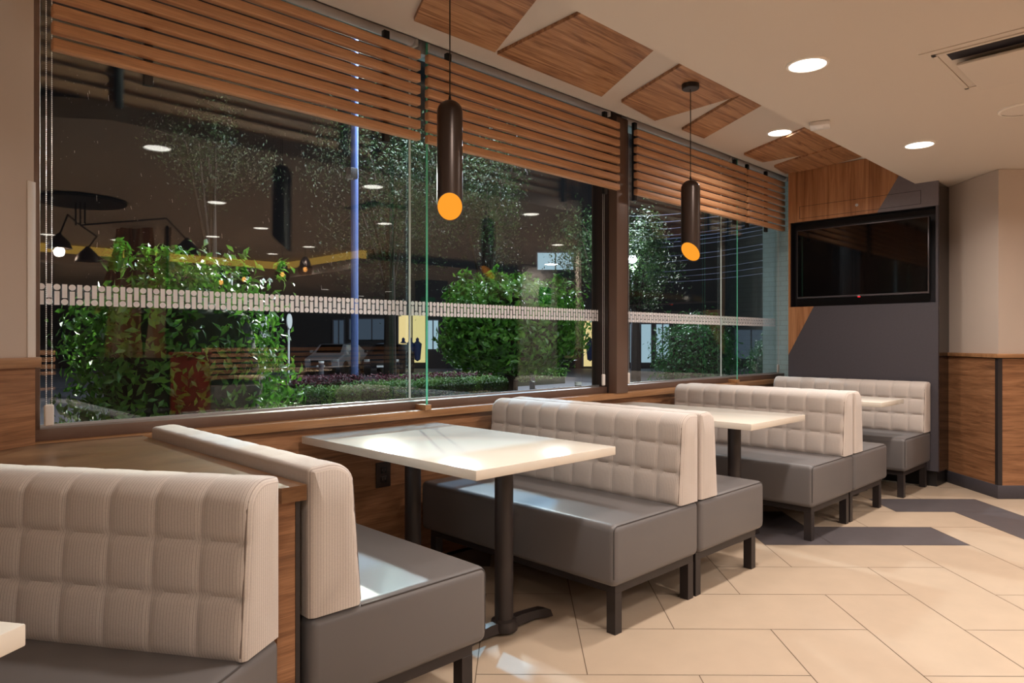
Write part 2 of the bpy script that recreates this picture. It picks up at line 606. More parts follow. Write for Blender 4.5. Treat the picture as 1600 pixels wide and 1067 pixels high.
def make_window(idx, x0, x1, frame_l=False, frame_r=False):
    w_ = empty('window_%d' % idx, (x0, YG, 0.82), kind='structure')
    L = x1 - x0
    mb = MB()
    mb.box(0, L, -0.09, 0.05, 0.0, 0.045, r=0.002)          # bottom rail
    mb.box(0, L, -0.09, 0.05, 2.06, 2.12, r=0.002)
    if frame_l: mb.box(-0.0, 0.022 if idx == 1 else 0.05, -0.0895, 0.0495, 0.044, 2.061, r=0.002)
    if frame_r: mb.box(L - 0.05, L, -0.0895, 0.0495, 0.044, 2.061, r=0.002)
    mb.build('frame', M['bronze'], w_)
    MB().box(0.0, L, -0.018, -0.010, 0.045, 0.055).build('glazing_bead', M['silver'], w_)
    MB().box(0.003, L - 0.003, -0.006, 0.006, 0.035, 2.09).build('glass_pane', M['glass'], w_, smooth=0)
    # privacy strip: bars with dots, alternately above and below
    mb = MB()
    p = 0.0259
    k0 = int(math.ceil((x0 + 0.02) / p)); k1 = int((x1 - 0.02) / p)
    yb = -0.0075
    zb, zt = 1.338 - 0.82, 1.420 - 0.82
    rr = 0.0122
    for k in range(k0, k1 + 1):
        xc = k * p - x0
        if k % 2:
            za, zb2, zc = zb, zb + 0.054, zt - rr
        else:
            za, zb2, zc = zt - 0.054, zt, zb + rr
        mb.face([(xc - 0.0088, yb, za), (xc + 0.0088, yb, za), (xc + 0.0088, yb, zb2), (xc - 0.0088, yb, zb2)])
        mb.face([(xc + rr * math.cos(2 * PI * i / 14), yb - 0.0004, zc + rr * math.sin(2 * PI * i / 14)) for i in range(14)])
    mb.build('privacy_strip', M['film'], w_, smooth=0)
    return w_


w1 = make_window(1, 0.555, 2.335, frame_l=True)
mb = MB()
for i in range(520):
    x = random.uniform(0.06, 1.74); z = 0.45 + 1.0 * random.random() ** 0.7
    big = random.random() < 0.07
    h = random.uniform(0.008, 0.028) if big else random.uniform(0.0008, 0.003)
    ww = 0.0007 if big else 0.0008
    dx = random.uniform(-0.3, 0.1) * h if big else 0
    mb.face([(x, -0.0066, z), (x + ww, -0.0066, z), (x + ww + dx, -0.0066, z + h), (x + dx, -0.0066, z + h)])
mb.build('rain_marks', M['film'], w1, smooth=0)
make_window(2, 2.335, 4.06)
make_window(3, 4.16, 5.80, frame_l=True)
make_window(4, 5.80, 6.93)

mb = MB()
mb.box(4.03, 4.165, 3.03, 3.26, 0.82, 2.80, r=0.003, m=M['bronze'])
mb.box(4.02, 4.03, 3.10, 3.24, 0.82, 2.80, m=M['bronze_dark'])
tag(mb.build('trim_3', M['bronze']), kind='structure')
for xg, lab in ((2.335, 'first'), (5.80, 'second')):
    f = empty('glass_fin', (xg, 3.12, 0.82),
              label='upright glass fin with green edge and wood foot, ' + ('nearest the camera' if xg < 3 else 'far one behind the back benches'), cat='glass fin')
    MB().box(-0.006, 0.006, -0.085, 0.075, 0.03, 2.03).build('glass_sheet', M['glass_fin'], f, smooth=0)
    MB().box(-0.006, 0.006, -0.0875, -0.085, 0.03, 2.03).build('front_edge', M['fin_edge'], f, smooth=0)
    MB().box(-0.02, 0.02, -0.10, 0.075, 0.0, 0.03, r=0.002).build('foot', M['sill'], f)
    MB().box(-0.0055, 0.0055, 0.068, 0.074, 0.03, 2.03).build('seal', M['seal'], f, smooth=0)
    MB().box(-0.03, 0.006, -0.08, 0.02, 1.93, 2.0, r=0.002).build('clamp', M['silver'], f)

# ---------------------------------------------------------------- slatted screens
SLAT_P = 0.0613


def slat_screen(x0, x1, hangers, label):
    s = empty('slat_screen', (x0, 2.975, 2.25), label=label, cat='slatted screen', group='slatted wooden screens above the windows')
    L = x1 - x0
    for i in range(8):
        MB().box(0, L, -0.022, 0.016, i * SLAT_P, i * SLAT_P + 0.043, r=0.006, seg=2).build('slat', M['oak'], s, smooth=50)
    for hx in hangers:
        MB().box(hx - x0 - 0.016, hx - x0 + 0.016, 0.019, 0.045, -0.035, 0.534, r=0.001).build('hanger', M['dark'], s)
    return s


slat_screen(0.586, 2.235, [0.92, 2.05], 'slatted wooden screen nearest the camera, above the left window')
slat_screen(2.285, 3.968, [2.46, 3.86], 'slatted wooden screen behind the nearer tube pendant, left of the brown post')
slat_screen(4.175, 5.83, [4.21, 5.70], 'slatted wooden screen behind the farther tube pendant, right of the brown post')
slat_screen(5.86, 6.60, [5.93, 6.30], 'short slatted wooden screen at the tv end')

# ---------------------------------------------------------------- roller blinds
def bead_chain(pts, r=0.0027, step=0.0078):
    mb = MB()
    for (a, b) in zip(pts, pts[1:]):
        a = Vector(a); b = Vector(b)
        n = max(1, int((b - a).length / step))
        for i in range(n):
            p = a + (b - a) * (i / n)
            vs = [mb.bm.verts.new(p + Vector(d) * r) for d in ((1, 0, 0), (0, 1, 0), (-1, 0, 0), (0, -1, 0), (0, 0, 1), (0, 0, -1))]
            for q in range(4):
                mb.bm.faces.new((vs[q], vs[(q + 1) % 4], vs[4]))
                mb.bm.faces.new((vs[(q + 1) % 4], vs[q], vs[5]))
    return mb


def roller_blind(x0, x1, cx, label, zt=2.84):
    b = empty('roller_blind', (x0, 3.10, zt), label=label, cat='roller blind', group='rolled-up blinds at the window head')
    L = x1 - x0
    MB().cyl((0.02, 0, 0), (L - 0.02, 0, 0), 0.034, seg=24).build('rolled_shade', M['blind'], b, smooth=60)
    for bx in (0, L - 0.02):
        MB().box(bx, bx + 0.02, -0.04, 0.04, -0.045, 0.10, r=0.004).build('bracket', M['white_plastic'], b)
    c = cx - x0
    bead_chain([(c - 0.009, -0.02, 0.0), (c - 0.009, -0.02, -1.885)]).tube([(c - 0.009, -0.02, 0), (c - 0.009, -0.02, -1.885)], 0.0007, 5).build('bead_chain', M['chain'], b, smooth=0)
    bead_chain([(c + 0.009, -0.02, 0.0), (c + 0.009, -0.02, -1.885)]).tube([(c + 0.009, -0.02, 0), (c + 0.009, -0.02, -1.885)], 0.0007, 5).build('bead_chain', M['chain'], b, smooth=0)
    MB().box(c - 0.016, c + 0.016, -0.028, -0.012, -1.962, -1.88, r=0.0075, seg=4).build('chain_weight', M['white_plastic'], b, smooth=60)
    return b


roller_blind(0.56, 2.30, 0.599, 'rolled-up blind at the left window, its bead chain hanging by the left wall')
roller_blind(2.36, 4.00, 3.94, 'rolled-up blind of the second window, chain hanging left of the brown post')
roller_blind(4.19, 5.77, 4.235, 'rolled-up blind of the third window, chain hanging right of the brown post')
roller_blind(5.83, 6.90, 6.72, 'rolled-up blind of the end window, chain hanging by the pale blue wall')

# ---------------------------------------------------------------- counter wedge by the left window
CT = [(0.905, 1.69), (0.905, 3.038), (0.553, 3.038), (0.553 + U0.x * 0.53, 3.048 + U0.y * 0.53), (0.835, 1.69)]
ct = empty('corner_counter', (0.6, 2.6, 0), label='worn brown wedge shaped counter between the angled bench and its neighbour', cat='counter')
def shift(poly, dx, dy): return [(x - dx, y - dy) for x, y in poly]
MB().prism(shift(CT, 0.6, 2.6), 0.78, 0.82).build('worktop', M['counter'], ct, smooth=0)
MB().prism(shift([(0.885, 1.715), (0.885, 3.0), (0.60, 3.0), (0.19, 2.74), (0.835, 1.715)], 0.6, 2.6), 0.0, 0.779).build('body', M['wainscot'], ct, smooth=0)
MB().box(0.2855, 0.298, -0.886, -0.80, 0.0, 0.779).build('edge_strip', M['black'], ct, smooth=0)


# ---------------------------------------------------------------- benches
BL = 1.27


def backrest_mesh():
    L = BL
    cols = 10
    cw_ = L / cols
    # profile (x,z,row,frac) from the front bottom over the top to the back bottom
    xb, xt = 0.165, 0.138
    rows = [(0.0, 0.142), (0.142, 0.268), (0.268, 0.345)]
    prof = []
    for ri, (a, b) in enumerate(rows):
        n = 11 if ri < 2 else 7
        for i in range(n):
            t = i / n
            z = a + (b - a) * t
            if ri == 2:
                fz = t * 0.5
            else:
                fz = t
            prof.append((xb + (xt - xb) * z / 0.35, z, fz, 1.0))
    # rounded front top: ellipse from (xt,.345) to (.06,.405)
    for i in range(9):
        t = i / 8
        a = t * PI / 2
        prof.append((0.063 + (xt - 0.063) * math.cos(a), 0.345 + 0.06 * math.sin(a), 0.5, 1.0 - 0.8 * t))
    for i in range(1, 4):
        t = i / 3
        prof.append((0.063 - 0.048 * t, 0.405 - 0.004 * t, 0.5, 0.2))
    for a in (30, 60, 90):
        a = math.radians(a)
        prof.append((0.015 - 0.013 * math.sin(a), 0.388 + 0.013 * math.cos(a), 0.5, 0.1))
    prof.append((0.002, 0.2, 0.5, 0.0))
    prof.append((0.002, 0.0, 0.5, 0.0))
    # outward normals of the profile
    P2 = [Vector((p[0], p[1])) for p in prof]
    nr = []
    for i in range(len(P2)):
        d = (P2[min(i + 1, len(P2) - 1)] - P2[max(i - 1, 0)]).normalized()
        nr.append(Vector((d.y, -d.x)))
    sub = 14
    ys = []
    for c in range(cols):
        for i in range(sub):
            ys.append((c + i / sub, i / sub))
    ys.append((cols, 0.0))
    mb = MB()
    kF = mb.mi(M['fab_y']); kE = mb.mi(M['fab_x'])
    cx, cz = 0.075, 0.2
    rend = 0.014

    def pt(i, y, inset, disp):
        x, z = P2[i].x, P2[i].y
        n = nr[i]
        x += n.x * (disp - inset); z += n.y * (disp - inset)
        return (x, y, max(z, 0.0 if i not in (0, len(P2) - 1) else 0.0))

    rings = []
    A = 0.0155
    for (cy, fy) in ys:
        y = cy * cw_ - L / 2
        e = min(y + L / 2, L / 2 - y)
        ring = []
        endf = min(1.0, e / 0.03)
        inset = 0.0
        if e < rend:
            inset = rend - math.sqrt(max(0, rend ** 2 - (rend - e) ** 2))
        for i, (x, z, fz, amp) in enumerate(prof):
            sy = (math.sin(PI * fy) ** 0.36) if 0 < fy < 1 else 0.0
            if (cy < 0.5 or cy > cols - 0.5): sy = 1.0
            sz = (abs(math.sin(PI * fz)) ** 0.36)
            ypart = 0.66 * sy + 0.34
            b = A * amp * (sz * ypart if fz < 0.4999 or fz > 0.5001 else ypart)
            ef = endf * endf * (3 - 2 * endf)
            ring.append(mb.bm.verts.new(pt(i, y, inset, b * ef + 0.45 * A * amp * (1 - ef) - A * 0.5 * amp)))
        rings.append(ring)
    for a, b in zip(rings, rings[1:]):
        for i in range(len(prof) - 1):
            mb.bm.faces.new((a[i], a[i + 1], b[i + 1], b[i])).material_index = kF
    for ring, sgn in ((rings[0], -1), (rings[-1], 1)):
        y = sgn * L / 2
        c = mb.bm.verts.new((cx, y, cz))
        inner = [mb.bm.verts.new((cx + (v.co.x - cx) * 0.5, y, cz + (v.co.z - cz) * 0.5)) for v in ring]
        for i in range(len(ring) - 1):
            mb.bm.faces.new((ring[i], ring[i + 1], inner[i + 1], inner[i])).material_index = kE
            mb.bm.faces.new((inner[i], inner[i + 1], c)).material_index = kE
        mb.bm.faces.new((ring[-1], ring[0], inner[0], inner[-1])).material_index = kE
        mb.bm.faces.new((inner[-1], inner[0], c)).material_index = kE
    return mb


def make_bench():
    b = empty('booth_bench')
    L = BL
    D = 0.645
    # seat
    mb = MB()
    mb.box(0, D, -L / 2, L / 2, 0.205, 0.457, r=0.03, seg=5)
    seat = mb.build('seat', M['vinyl'], b, smooth=60)
    for sgn in (-1, 1):
        yy = sgn * (L / 2 - 0.0085)
        pts = [(0.165, yy, 0.4505), (D - 0.035, yy, 0.4505)]
        pts += [(D - 0.032 + 0.0235 * math.sin(t), yy, 0.427 + 0.0235 * math.cos(t)) for t in (0.3, 0.7, 1.1, 1.5)]
        pts += [(D - 0.0085, yy, 0.24)]
        MB().tube(pts, 0.0028, 6).build('piping', M['pipe'], seat)
    bk = backrest_mesh().build('backrest', None, b, smooth=70, loc=(0, 0, 0.457))
    # stitched seam along both ends of the front
    for sgn in (-1, 1):
        pts = []
        yy = sgn * (L / 2 - 0.010)
        for z in (0.01, 0.1, 0.2, 0.3, 0.345):
            pts.append((0.1635 - 0.027 * z / 0.35, yy, z))
        for t in (20, 45, 70, 90):
            a = math.radians(t)
            pts.append((0.063 + 0.073 * math.cos(a), yy, 0.345 + 0.057 * math.sin(a)))
        pts.append((0.02, yy, 0.398))
        MB().tube(pts, 0.0022, 6).build('end_seam', M['thread'], bk)
    # steel frame
    mb = MB()
    y0, y1 = -L / 2 + 0.03, L / 2 - 0.03
    x0, x1 = 0.005, 0.60
    for y in (y0, y1 - 0.035):
        mb.box(x0, x1, y, y + 0.035, 0.168, 0.205)
    for x in (x0, x1 - 0.035):
        mb.box(x, x + 0.035, y0 + 0.035, y1 - 0.035, 0.168, 0.205)
    mb.build('frame', M['black'], b, smooth=0)
    for x in (x0 - 0.001, x1 - 0.044):
        for y in (y0 - 0.001, y1 - 0.044):
            MB().box(x, x + 0.045, y, y + 0.045, 0.0, 0.169, r=0.001, seg=1).build('leg', M['black'], b, smooth=0)
    return b


GB = 'grey and beige booth benches along the window'
proto = make_bench()
YC = 1.70 + BL / 2
BENCH = [
    (0.918, YC, 0, 'booth bench facing away from camera, right of the corner counter', 0),
    (2.890, YC, PI, 'tufted booth bench facing the camera across the nearest full white table', 1),
    (2.903, YC, 0, 'booth bench back to back behind the tufted bench of the nearest full table', 2),
    (4.795, YC - 0.01, PI, 'tufted booth bench facing the camera across the middle white table', 3),
    (4.812, YC - 0.01, 0, 'booth bench back to back behind the tufted bench of the middle table', 4),
    (6.445, YC - 0.03, PI, 'farthest tufted booth bench, standing against the charcoal panel below the tv', 5),
]
for x, y, rz, lab, i in BENCH:
    b = proto if i == 0 else copy_tree(proto)
    b.location = (x, y, 0)
    b.rotation_euler = (0, 0, rz)
    tag(b, lab, 'bench', GB)
b = copy_tree(proto)
c0 = Vector((0.824, 1.667, 0)) + N0 * (BL / 2)
b.location = c0
b.rotation_euler = (0, 0, math.atan2(U0.y, U0.x))
tag(b, 'foreground tufted booth bench at the left edge, angled in front of the counter', 'bench', GB)


# ---------------------------------------------------------------- tables
def make_table(cx, cy, W, D, posts, rz, label, z=0.75):
    t = empty('dining_table', (cx, cy, 0), rz, label=label, cat='table', group='cream topped booth tables')
    mb = MB()
    mb.box(-W / 2, W / 2, -D / 2, D / 2, z - 0.036, z, r=0.003, seg=2)
    mb.build('tabletop', M['quartz'], t)
    for py in posts:
        MB().cyl((0, py, 0.03), (0, py, z - 0.045), 0.0385, seg=28).build('post', M['iron'], t, smooth=50)
        mb = MB()
        mb.box(-0.18, 0.18, py - 0.10, py + 0.10, z - 0.046, z - 0.036, r=0.003)
        mb.build('mounting_plate', M['iron'], t)
        mb = MB()
        mb.lathe([(0.0, 0.012), (0.056, 0.012), (0.058, 0.03), (0.052, 0.052), (0.0385, 0.060)], (0, py, 0), 28)
        for s in (-1, 1):
            # tapering cast arm that drops to a flat toe
            pr_ = [(0.03, 0.012, 0.050, 0.026), (0.09, 0.014, 0.052, 0.024), (0.17, 0.016, 0.046, 0.026), (0.225, 0.004, 0.040, 0.030), (0.262, 0.0, 0.026, 0.031), (0.27, 0.0, 0.012, 0.028)]
            rings = []
            for x, z0, z1, hw in pr_:
                rings.append([mb.bm.verts.new((s * x, py - hw, z0)), mb.bm.verts.new((s * x, py + hw, z0)),
                              mb.bm.verts.new((s * x, py + hw * 0.7, z1)), mb.bm.verts.new((s * x, py - hw * 0.7, z1))])
            for a, b_ in zip(rings, rings[1:]):
                for i in range(4):
                    mb.bm.faces.new((a[i], a[(i + 1) % 4], b_[(i + 1) % 4], b_[i]))
            mb.bm.faces.new(rings[0]); mb.bm.faces.new(rings[-1])
        mb.build('foot', M['iron'], t, smooth=40)
    return t


make_table(1.995, 2.42, 0.79, 1.235, (-0.345, 0.28), 0, 'cream topped rectangular table nearest in full view, below the nearer tube pendant')
make_table(3.885, 2.40, 0.69, 1.26, (-0.35, 0.28), 0, 'cream topped rectangular table in the middle of the row, between facing benches')
make_table(5.68, 2.37, 0.50, 1.30, (-0.35, 0.28), 0, 'cream topped table farthest away beside the bench under the tv')
a0 = math.atan2(U0.y, U0.x)
t0 = Vector((0.229, 1.334, 0)) + U0 * 0.375 + N0 * 0.62
make_table(t0.x, t0.y, 0.75, 1.24, (-0.33, 0.28), a0, 'cream table corner cut off by the lower left edge of the picture')

# wall outlet
o = empty('wall_outlet', (2.075, 3.07, 0.50), label='dark brown double power outlet on the wood panel behind the nearest full table', cat='power outlet')
MB().box(-0.045, 0.045, -0.008, 0.0, -0.065, 0.065, r=0.003).build('cover_plate', M['bronze_dark'], o)
for s in (-1, 1):
    mb = MB(); mb.box(-0.018, 0.018, -0.011, -0.008, s * 0.024 - 0.017, s * 0.024 + 0.017, r=0.002)
    q = mb.build('socket', M['dark'], o)
    mb = MB(); mb.box(-0.009, -0.006, -0.0115, -0.011, s * 0.024 - 0.004, s * 0.024 + 0.008); mb.box(0.006, 0.009, -0.0115, -0.011, s * 0.024 - 0.004, s * 0.024 + 0.008); mb.cyl((0, -0.0117, s * 0.024 - 0.009), (0, -0.011, s * 0.024 - 0.009), 0.003, seg=8)
    mb.build('slots', M['bronze'], q)


# ---------------------------------------------------------------- tube pendants
def pendant(x, y, ztop, zcut, az_low, zceil, label):
    """zcut: height of the middle of the slanted opening; az_low: azimuth where the opening reaches lowest"""
    p = empty('pendant_lamp', (x, y, zceil), label=label, cat='pendant lamp', group='black tube pendants over the tables')
    r = 0.057
    seg = 40
    mb = MB()
    sl = 0.95
    prof = []
    H_ = zceil
    for i in range(8):
        a = PI / 2 * i / 7
        prof.append((r * math.sin(a), ztop - 0.052 + 0.052 * math.cos(a)))
    rings = []
    for (rr, z) in prof:
        if rr < 1e-5: rings.append([mb.bm.verts.new((0, 0, z - H_))])
        else: rings.append([mb.bm.verts.new((rr * math.cos(2 * PI * i / seg), rr * math.sin(2 * PI * i / seg), z - H_)) for i in range(seg)])
    cut = lambda t, rr: zcut - sl * rr * math.cos(t - az_low)
    rings.append([mb.bm.verts.new((r * math.cos(2 * PI * i / seg), r * math.sin(2 * PI * i / seg), cut(2 * PI * i / seg, r) - H_)) for i in range(seg)])
    ri = r - 0.0025
    rings.append([mb.bm.verts.new((ri * math.cos(2 * PI * i / seg), ri * math.sin(2 * PI * i / seg), cut(2 * PI * i / seg, ri) - H_)) for i in range(seg)])
    rings.append([mb.bm.verts.new((ri * math.cos(2 * PI * i / seg), ri * math.sin(2 * PI * i / seg), cut(2 * PI * i / seg, ri) + 0.012 - H_)) for i in range(seg)])
    for A, B in zip(rings, rings[1:]):
        for i in range(seg):
            j = (i + 1) % seg
            if len(A) == 1: mb.bm.faces.new((A[0], B[j], B[i]))
            else: mb.bm.faces.new((A[i], A[j], B[j], B[i]))
    mb.build('tube_shade', M['pendant'], p, smooth=40)
    mb = MB()
    mb.bm.faces.new([mb.bm.verts.new((ri * math.cos(2 * PI * i / seg), ri * math.sin(2 * PI * i / seg), cut(2 * PI * i / seg, ri) + 0.003 - H_)) for i in range(seg)])
    mb.build('amber_diffuser', M['amber'], p, smooth=0)
    MB().cyl((0, 0, ztop - 0.004 - H_), (0, 0, -0.03), 0.0028, seg=8).build('cord', M['dark'], p)
    MB().cyl((0, 0, ztop - 0.002 - H_), (0, 0, ztop + 0.022 - H_), 0.008, 0.004, seg=12).build('ferrule', M['dark'], p)
    MB().lathe([(0, 0.0), (0.052, 0.0), (0.052, -0.026), (0.048, -0.03), (0, -0.03)], (0, 0, 0), 32).build('ceiling_canopy', M['dark'], p)
    return p


pendant(1.975, 2.40, 2.262, 1.790, math.radians(50), ZU - 0.021, 'black tube pendant with glowing amber opening hanging nearest, over the nearest full table')
pendant(3.777, 2.282, 2.179, 1.740, math.radians(6), ZU - 0.021, 'black tube pendant with glowing amber opening hanging farther off, over the middle table')


# ---------------------------------------------------------------- ceiling fittings
def downlight(x, y, z, label, power=DOWNLIGHT_W, color=WARM, r=0.082, lit=True):
    d = empty('downlight', (x, y, z), label=label, cat='ceiling light', group='round recessed ceiling lights')
    MB().lathe([(r + 0.014, 0.0), (r + 0.012, -0.006), (r + 0.001, -0.008), (r, -0.003)], (0, 0, 0), 36).build('trim_ring', M['trim_ring'], d, smooth=40)
    MB().lathe([(0, -0.0045), (r + 0.001, -0.0035)], (0, 0, 0), 36).build('lens', M['lens'], d, smooth=0)
    if power > 0:
        ld = bpy.data.lights.new('downlight_glow', 'AREA')
        ld.shape = 'DISK'; ld.size = r * 2; ld.energy = power; ld.color = color
        ld.spread = math.radians(150)
        lo = bpy.data.objects.new('bulb', ld)
        COL.objects.link(lo)
        lo.parent = d
        lo.location = (0, 0, -0.012)
    return d


DL = [(3.30, 1.37, ZC, 'round ceiling light, largest and brightest, on the low ceiling'),
      (5.18, 1.41, ZC, 'round ceiling light on the low ceiling nearest the tv wall'),
      (5.19, 2.366, ZU, 'round ceiling light on the upper ceiling between wood panels'),
      (1.60, 1.36, ZC, 'round ceiling light on the low ceiling edge beside the angled corner'),
      (-0.7, -0.6, ZC, 'round ceiling light added behind the camera'),  # lights labelled added are extras that brighten the area near the camera
      (2.63, -0.24, ZC, 'round ceiling light mirrored left in the window, above the lamp with arms'),
      (4.44, -0.13, ZC, 'round ceiling light in the aisle past the air conditioner'),
      (7.10, 0.06, ZC, 'round ceiling light in the aisle next to the turned column'),
      (3.60, -1.40, ZC, 'round ceiling light third row from the window'),
      (0.9, -1.5, ZC, 'round ceiling light added in the third row, left end'),
      (3.46, -2.45, ZC, 'round ceiling light fourth row beside the glass pendants'),
      (4.79, -2.49, ZC, 'round ceiling light fourth row near the bulkhead corner'),
      (3.55, -3.71, ZC, 'round ceiling light before the cove, middle'),
      (2.70, -3.62, ZC, 'round ceiling light before the cove, left of the middle'),
      (1.95, -3.70, ZC, 'round ceiling light before the cove, left end'),
      (4.79, -3.60, ZC, 'round ceiling light before the cove, right end'),
      (5.64, -6.10, 2.22, 'round ceiling light on the dropped ceiling, left'),
      (7.15, -6.20, 2.22, 'round ceiling light on the dropped ceiling, centre'),
      (8.40, -5.80, 2.22, 'round ceiling light on the dropped ceiling, right'),
      (8.80, -7.50, 2.22, 'round ceiling light on the dropped ceiling, second row'),
      (9.80, -2.80, 2.22, 'round ceiling light on the dropped ceiling, near the service counter'),
      (10.0, -9.0, 2.22, 'round ceiling light on the dropped ceiling, third row'),
      (10.3, -10.4, 2.22, 'round ceiling light on the dropped ceiling, fourth row'),
      (10.9, -0.1, ZC, 'round ceiling light far behind the turned column'),
      (-2.2, -1.8, ZC, 'round ceiling light added behind the camera, third row')]
for i, (x, y, z, lab) in enumerate(DL):
    downlight(x, y, z, lab, power=(DOWNLIGHT_W * (0.55 if z > 2.6 else 1.0) * (1.6 if y < -3 else 1.0)) if i not in (18, 19, 21, 22) else 0)

# smoke sensor, speaker, air conditioner
s = empty('smoke_sensor', (4.25, 1.69, ZC), math.radians(20), label='small white square sensor on the low ceiling near its edge', cat='sensor')
MB().box(-0.055, 0.055, -0.055, 0.055, -0.028, 0.0, r=0.006).build('housing', M['white_plastic'], s)
MB().lathe([(0, -0.034), (0.018, -0.034), (0.026, -0.028)], (0, 0, 0), 20).build('sensing_dome', M['white_plastic'], s, smooth=40)
s = empty('ceiling_speaker', (4.80, 0.78, ZC), label='round white ceiling speaker at the right edge', cat='speaker')
MB().lathe([(0.125, 0.0), (0.122, -0.008), (0.110, -0.009)], (0, 0, 0), 40).build('rim', M['trim_ring'], s, smooth=40)
M['grille'] = mat('speaker_grille', srgb(214, 200, 186), 0.6, bump=(420, 0.4, 0.002))
MB().lathe([(0.110, -0.007), (0.0, -0.010)], (0, 0, 0), 40).build('grille', M['grille'], s, smooth=40)
s = empty('air_conditioner', (3.56, 0.96, ZC), label='square white ceiling cassette air conditioner at the upper right', cat='air conditioner')
mb = MB()
mb.box(-0.01, 0.66, -0.66, 0.01, -0.004, 0.0)
mb.build('surround', M['ceiling'], s, smooth=0)
mb = MB()
W_ = 0.60
for (a, b_, c_, d_) in ((0.03, 0.63, -0.05, -0.03), (0.03, 0.63, -0.63, -0.61), (0.03, 0.05, -0.63, -0.03), (0.61, 0.63, -0.63, -0.03)):
    mb.box(a, b_, c_, d_, -0.010, -0.003, r=0.001)
mb.build('frame', M['ceiling'], s)
mb = MB()
mb.box(0.052, 0.608, -0.608, -0.052, -0.0065, -0.0045)
mb.build('recess', M['ceiling'], s, smooth=0)
MB().box(0.056, 0.150, -0.600, -0.085, -0.0085, -0.0065).build('air_slot', M['niche'], s, smooth=0)
MB().box(0.135, 0.590, -0.590, -0.105, -0.045, -0.030, r=0.006).build('drop_panel', M['ceiling'], s)
MB().box(0.30, 0.42, -0.42, -0.30, -0.031, -0.006).build('hanger', M['ceiling'], s, smooth=0)

# wooden ceiling panels on the upper ceiling
CP = [([(2.06, 2.78), (2.60, 2.775), (2.14, 1.80), (1.60, 1.80)], 'long walnut ceiling panel at the top centre of the picture'),
      ([(2.63, 2.788), (3.563, 2.80), (2.99, 1.80), (2.56, 1.80)], 'broad walnut ceiling panel right of the top centre one'),
      ([(3.74, 2.775), (4.225, 2.84), (4.15, 1.80), (3.33, 1.80)], 'walnut ceiling panel carrying the farther tube pendant'),
      ([(4.555, 2.825), (4.867, 2.822), (4.24, 1.80), (4.165, 1.80), (4.165, 2.14)], 'narrow walnut ceiling panel right of the farther tube pendant'),
      ([(5.545, 2.837), (5.89, 2.84), (5.905, 2.48), (5.80, 2.10), (5.70, 1.80), (4.99, 1.80)], 'walnut ceiling panel right of the upper ceiling light'),
      ([(6.125, 2.844), (6.452, 2.884), (6.452, 2.60), (6.30, 2.10), (6.22, 1.80), (5.75, 1.80), (5.935, 2.45)], 'walnut ceiling panel in the far corner against the wood wall')]
M['walnut_c'] = wood('walnut_ceiling_board', [(0.25, (100, 62, 40)), (0.40, (150, 102, 68)), (0.52, (184, 134, 94)), (0.7, (204, 156, 114))], (0.7, 11, 11), dist=1.2, fine=0.35)
for poly, lab in CP:
    cx = sum(p[0] for p in poly) / len(poly); cy = sum(p[1] for p in poly) / len(poly)
    mb = MB()
    mb.prism([(x - cx, y - cy) for x, y in poly], -0.020, 0.0)
    o = mb.build('ceiling_panel', M['walnut_c'], None, smooth=0, loc=(cx, cy, ZU))
    tag(o, lab, 'ceiling panel', 'angular walnut panels on the upper ceiling')

# ---------------------------------------------------------------- tv wall
XP = 6.46
tw = empty('media_wall', (XP, 2.25, 0), label='charcoal and wood media wall holding the television, behind the farthest bench', cat='wall unit')


def yz(poly, x0, x1, m, mb=None):
    """prism of a (y,z) polygon between two x planes, local to tw"""
    mb = mb or MB()
    k = mb.mi(m)
    A = [mb.bm.verts.new((x0, y - 2.25, z)) for y, z in poly]
    B = [mb.bm.verts.new((x1, y - 2.25, z)) for y, z in poly]
    n = len(poly)
    mb.bm.faces.new(A).material_index = k
    mb.bm.faces.new(B[::-1]).material_index = k
    for i in range(n):
        j = (i + 1) % n
        mb.bm.faces.new((A[i], B[i], B[j], A[j])).material_index = k
    return mb


yR, yL = 1.622, 2.862
NB, NT, NL, NR = 1.51, 2.30, 2.852, 1.640
mb = MB()
yz([(yR, 0.13), (yL, 0.13), (yL, 1.06), (2.625, NB), (yR, NB)], 0, 0.03, M['charcoal'], mb)
mb.build('lower_panel', None, tw, smooth=0)
yz([(2.625, NB), (yL, 1.06), (yL, NB)], 0.0, 0.03, M['walnut_z']).build('wood_corner', None, tw, smooth=0)
yz([(2.085, NT), (1.80, 2.78), (yL, 2.78), (yL, NT)], 0.0, 0.03, M['walnut_z']).build('wood_upper', None, tw, smooth=0)
yz([(yR, NT), (2.085, NT), (1.80, 2.78), (yR, 2.78)], 0.0, 0.03, M['charcoal_hi']).build('grey_upper', None, tw, smooth=0)
mb = MB()
yz([(yR, NB), (NR, NB), (NR, NT), (yR, NT)], 0.0, 0.03, M['charcoal'], mb)
mb.build('right_stile', None, tw, smooth=0)
yz([(NL, NB), (yL, NB), (yL, NT), (NL, NT)], 0.0, 0.03, M['walnut_z']).build('left_stile', None, tw, smooth=0)
mb = MB()
yz([(NR, NB), (NL, NB), (NL, NT), (NR, NT)], 0.13, 0.14, M['niche'], mb)
yz([(NR, NB), (NL, NB), (NL, NB + 0.002), (NR, NB + 0.002)], 0.03, 0.13, M['niche'], mb)
yz([(NR, NT - 0.002), (NL, NT - 0.002), (NL, NT), (NR, NT)], 0.03, 0.13, M['niche'], mb)
yz([(NL - 0.002, NB), (NL, NB), (NL, NT), (NL - 0.002, NT)], 0.03, 0.13, M['niche'], mb)
yz([(NR, NB), (NR + 0.002, NB), (NR + 0.002, NT), (NR, NT)], 0.03, 0.13, M['niche'], mb)
mb.build('niche', None, tw, smooth=0)
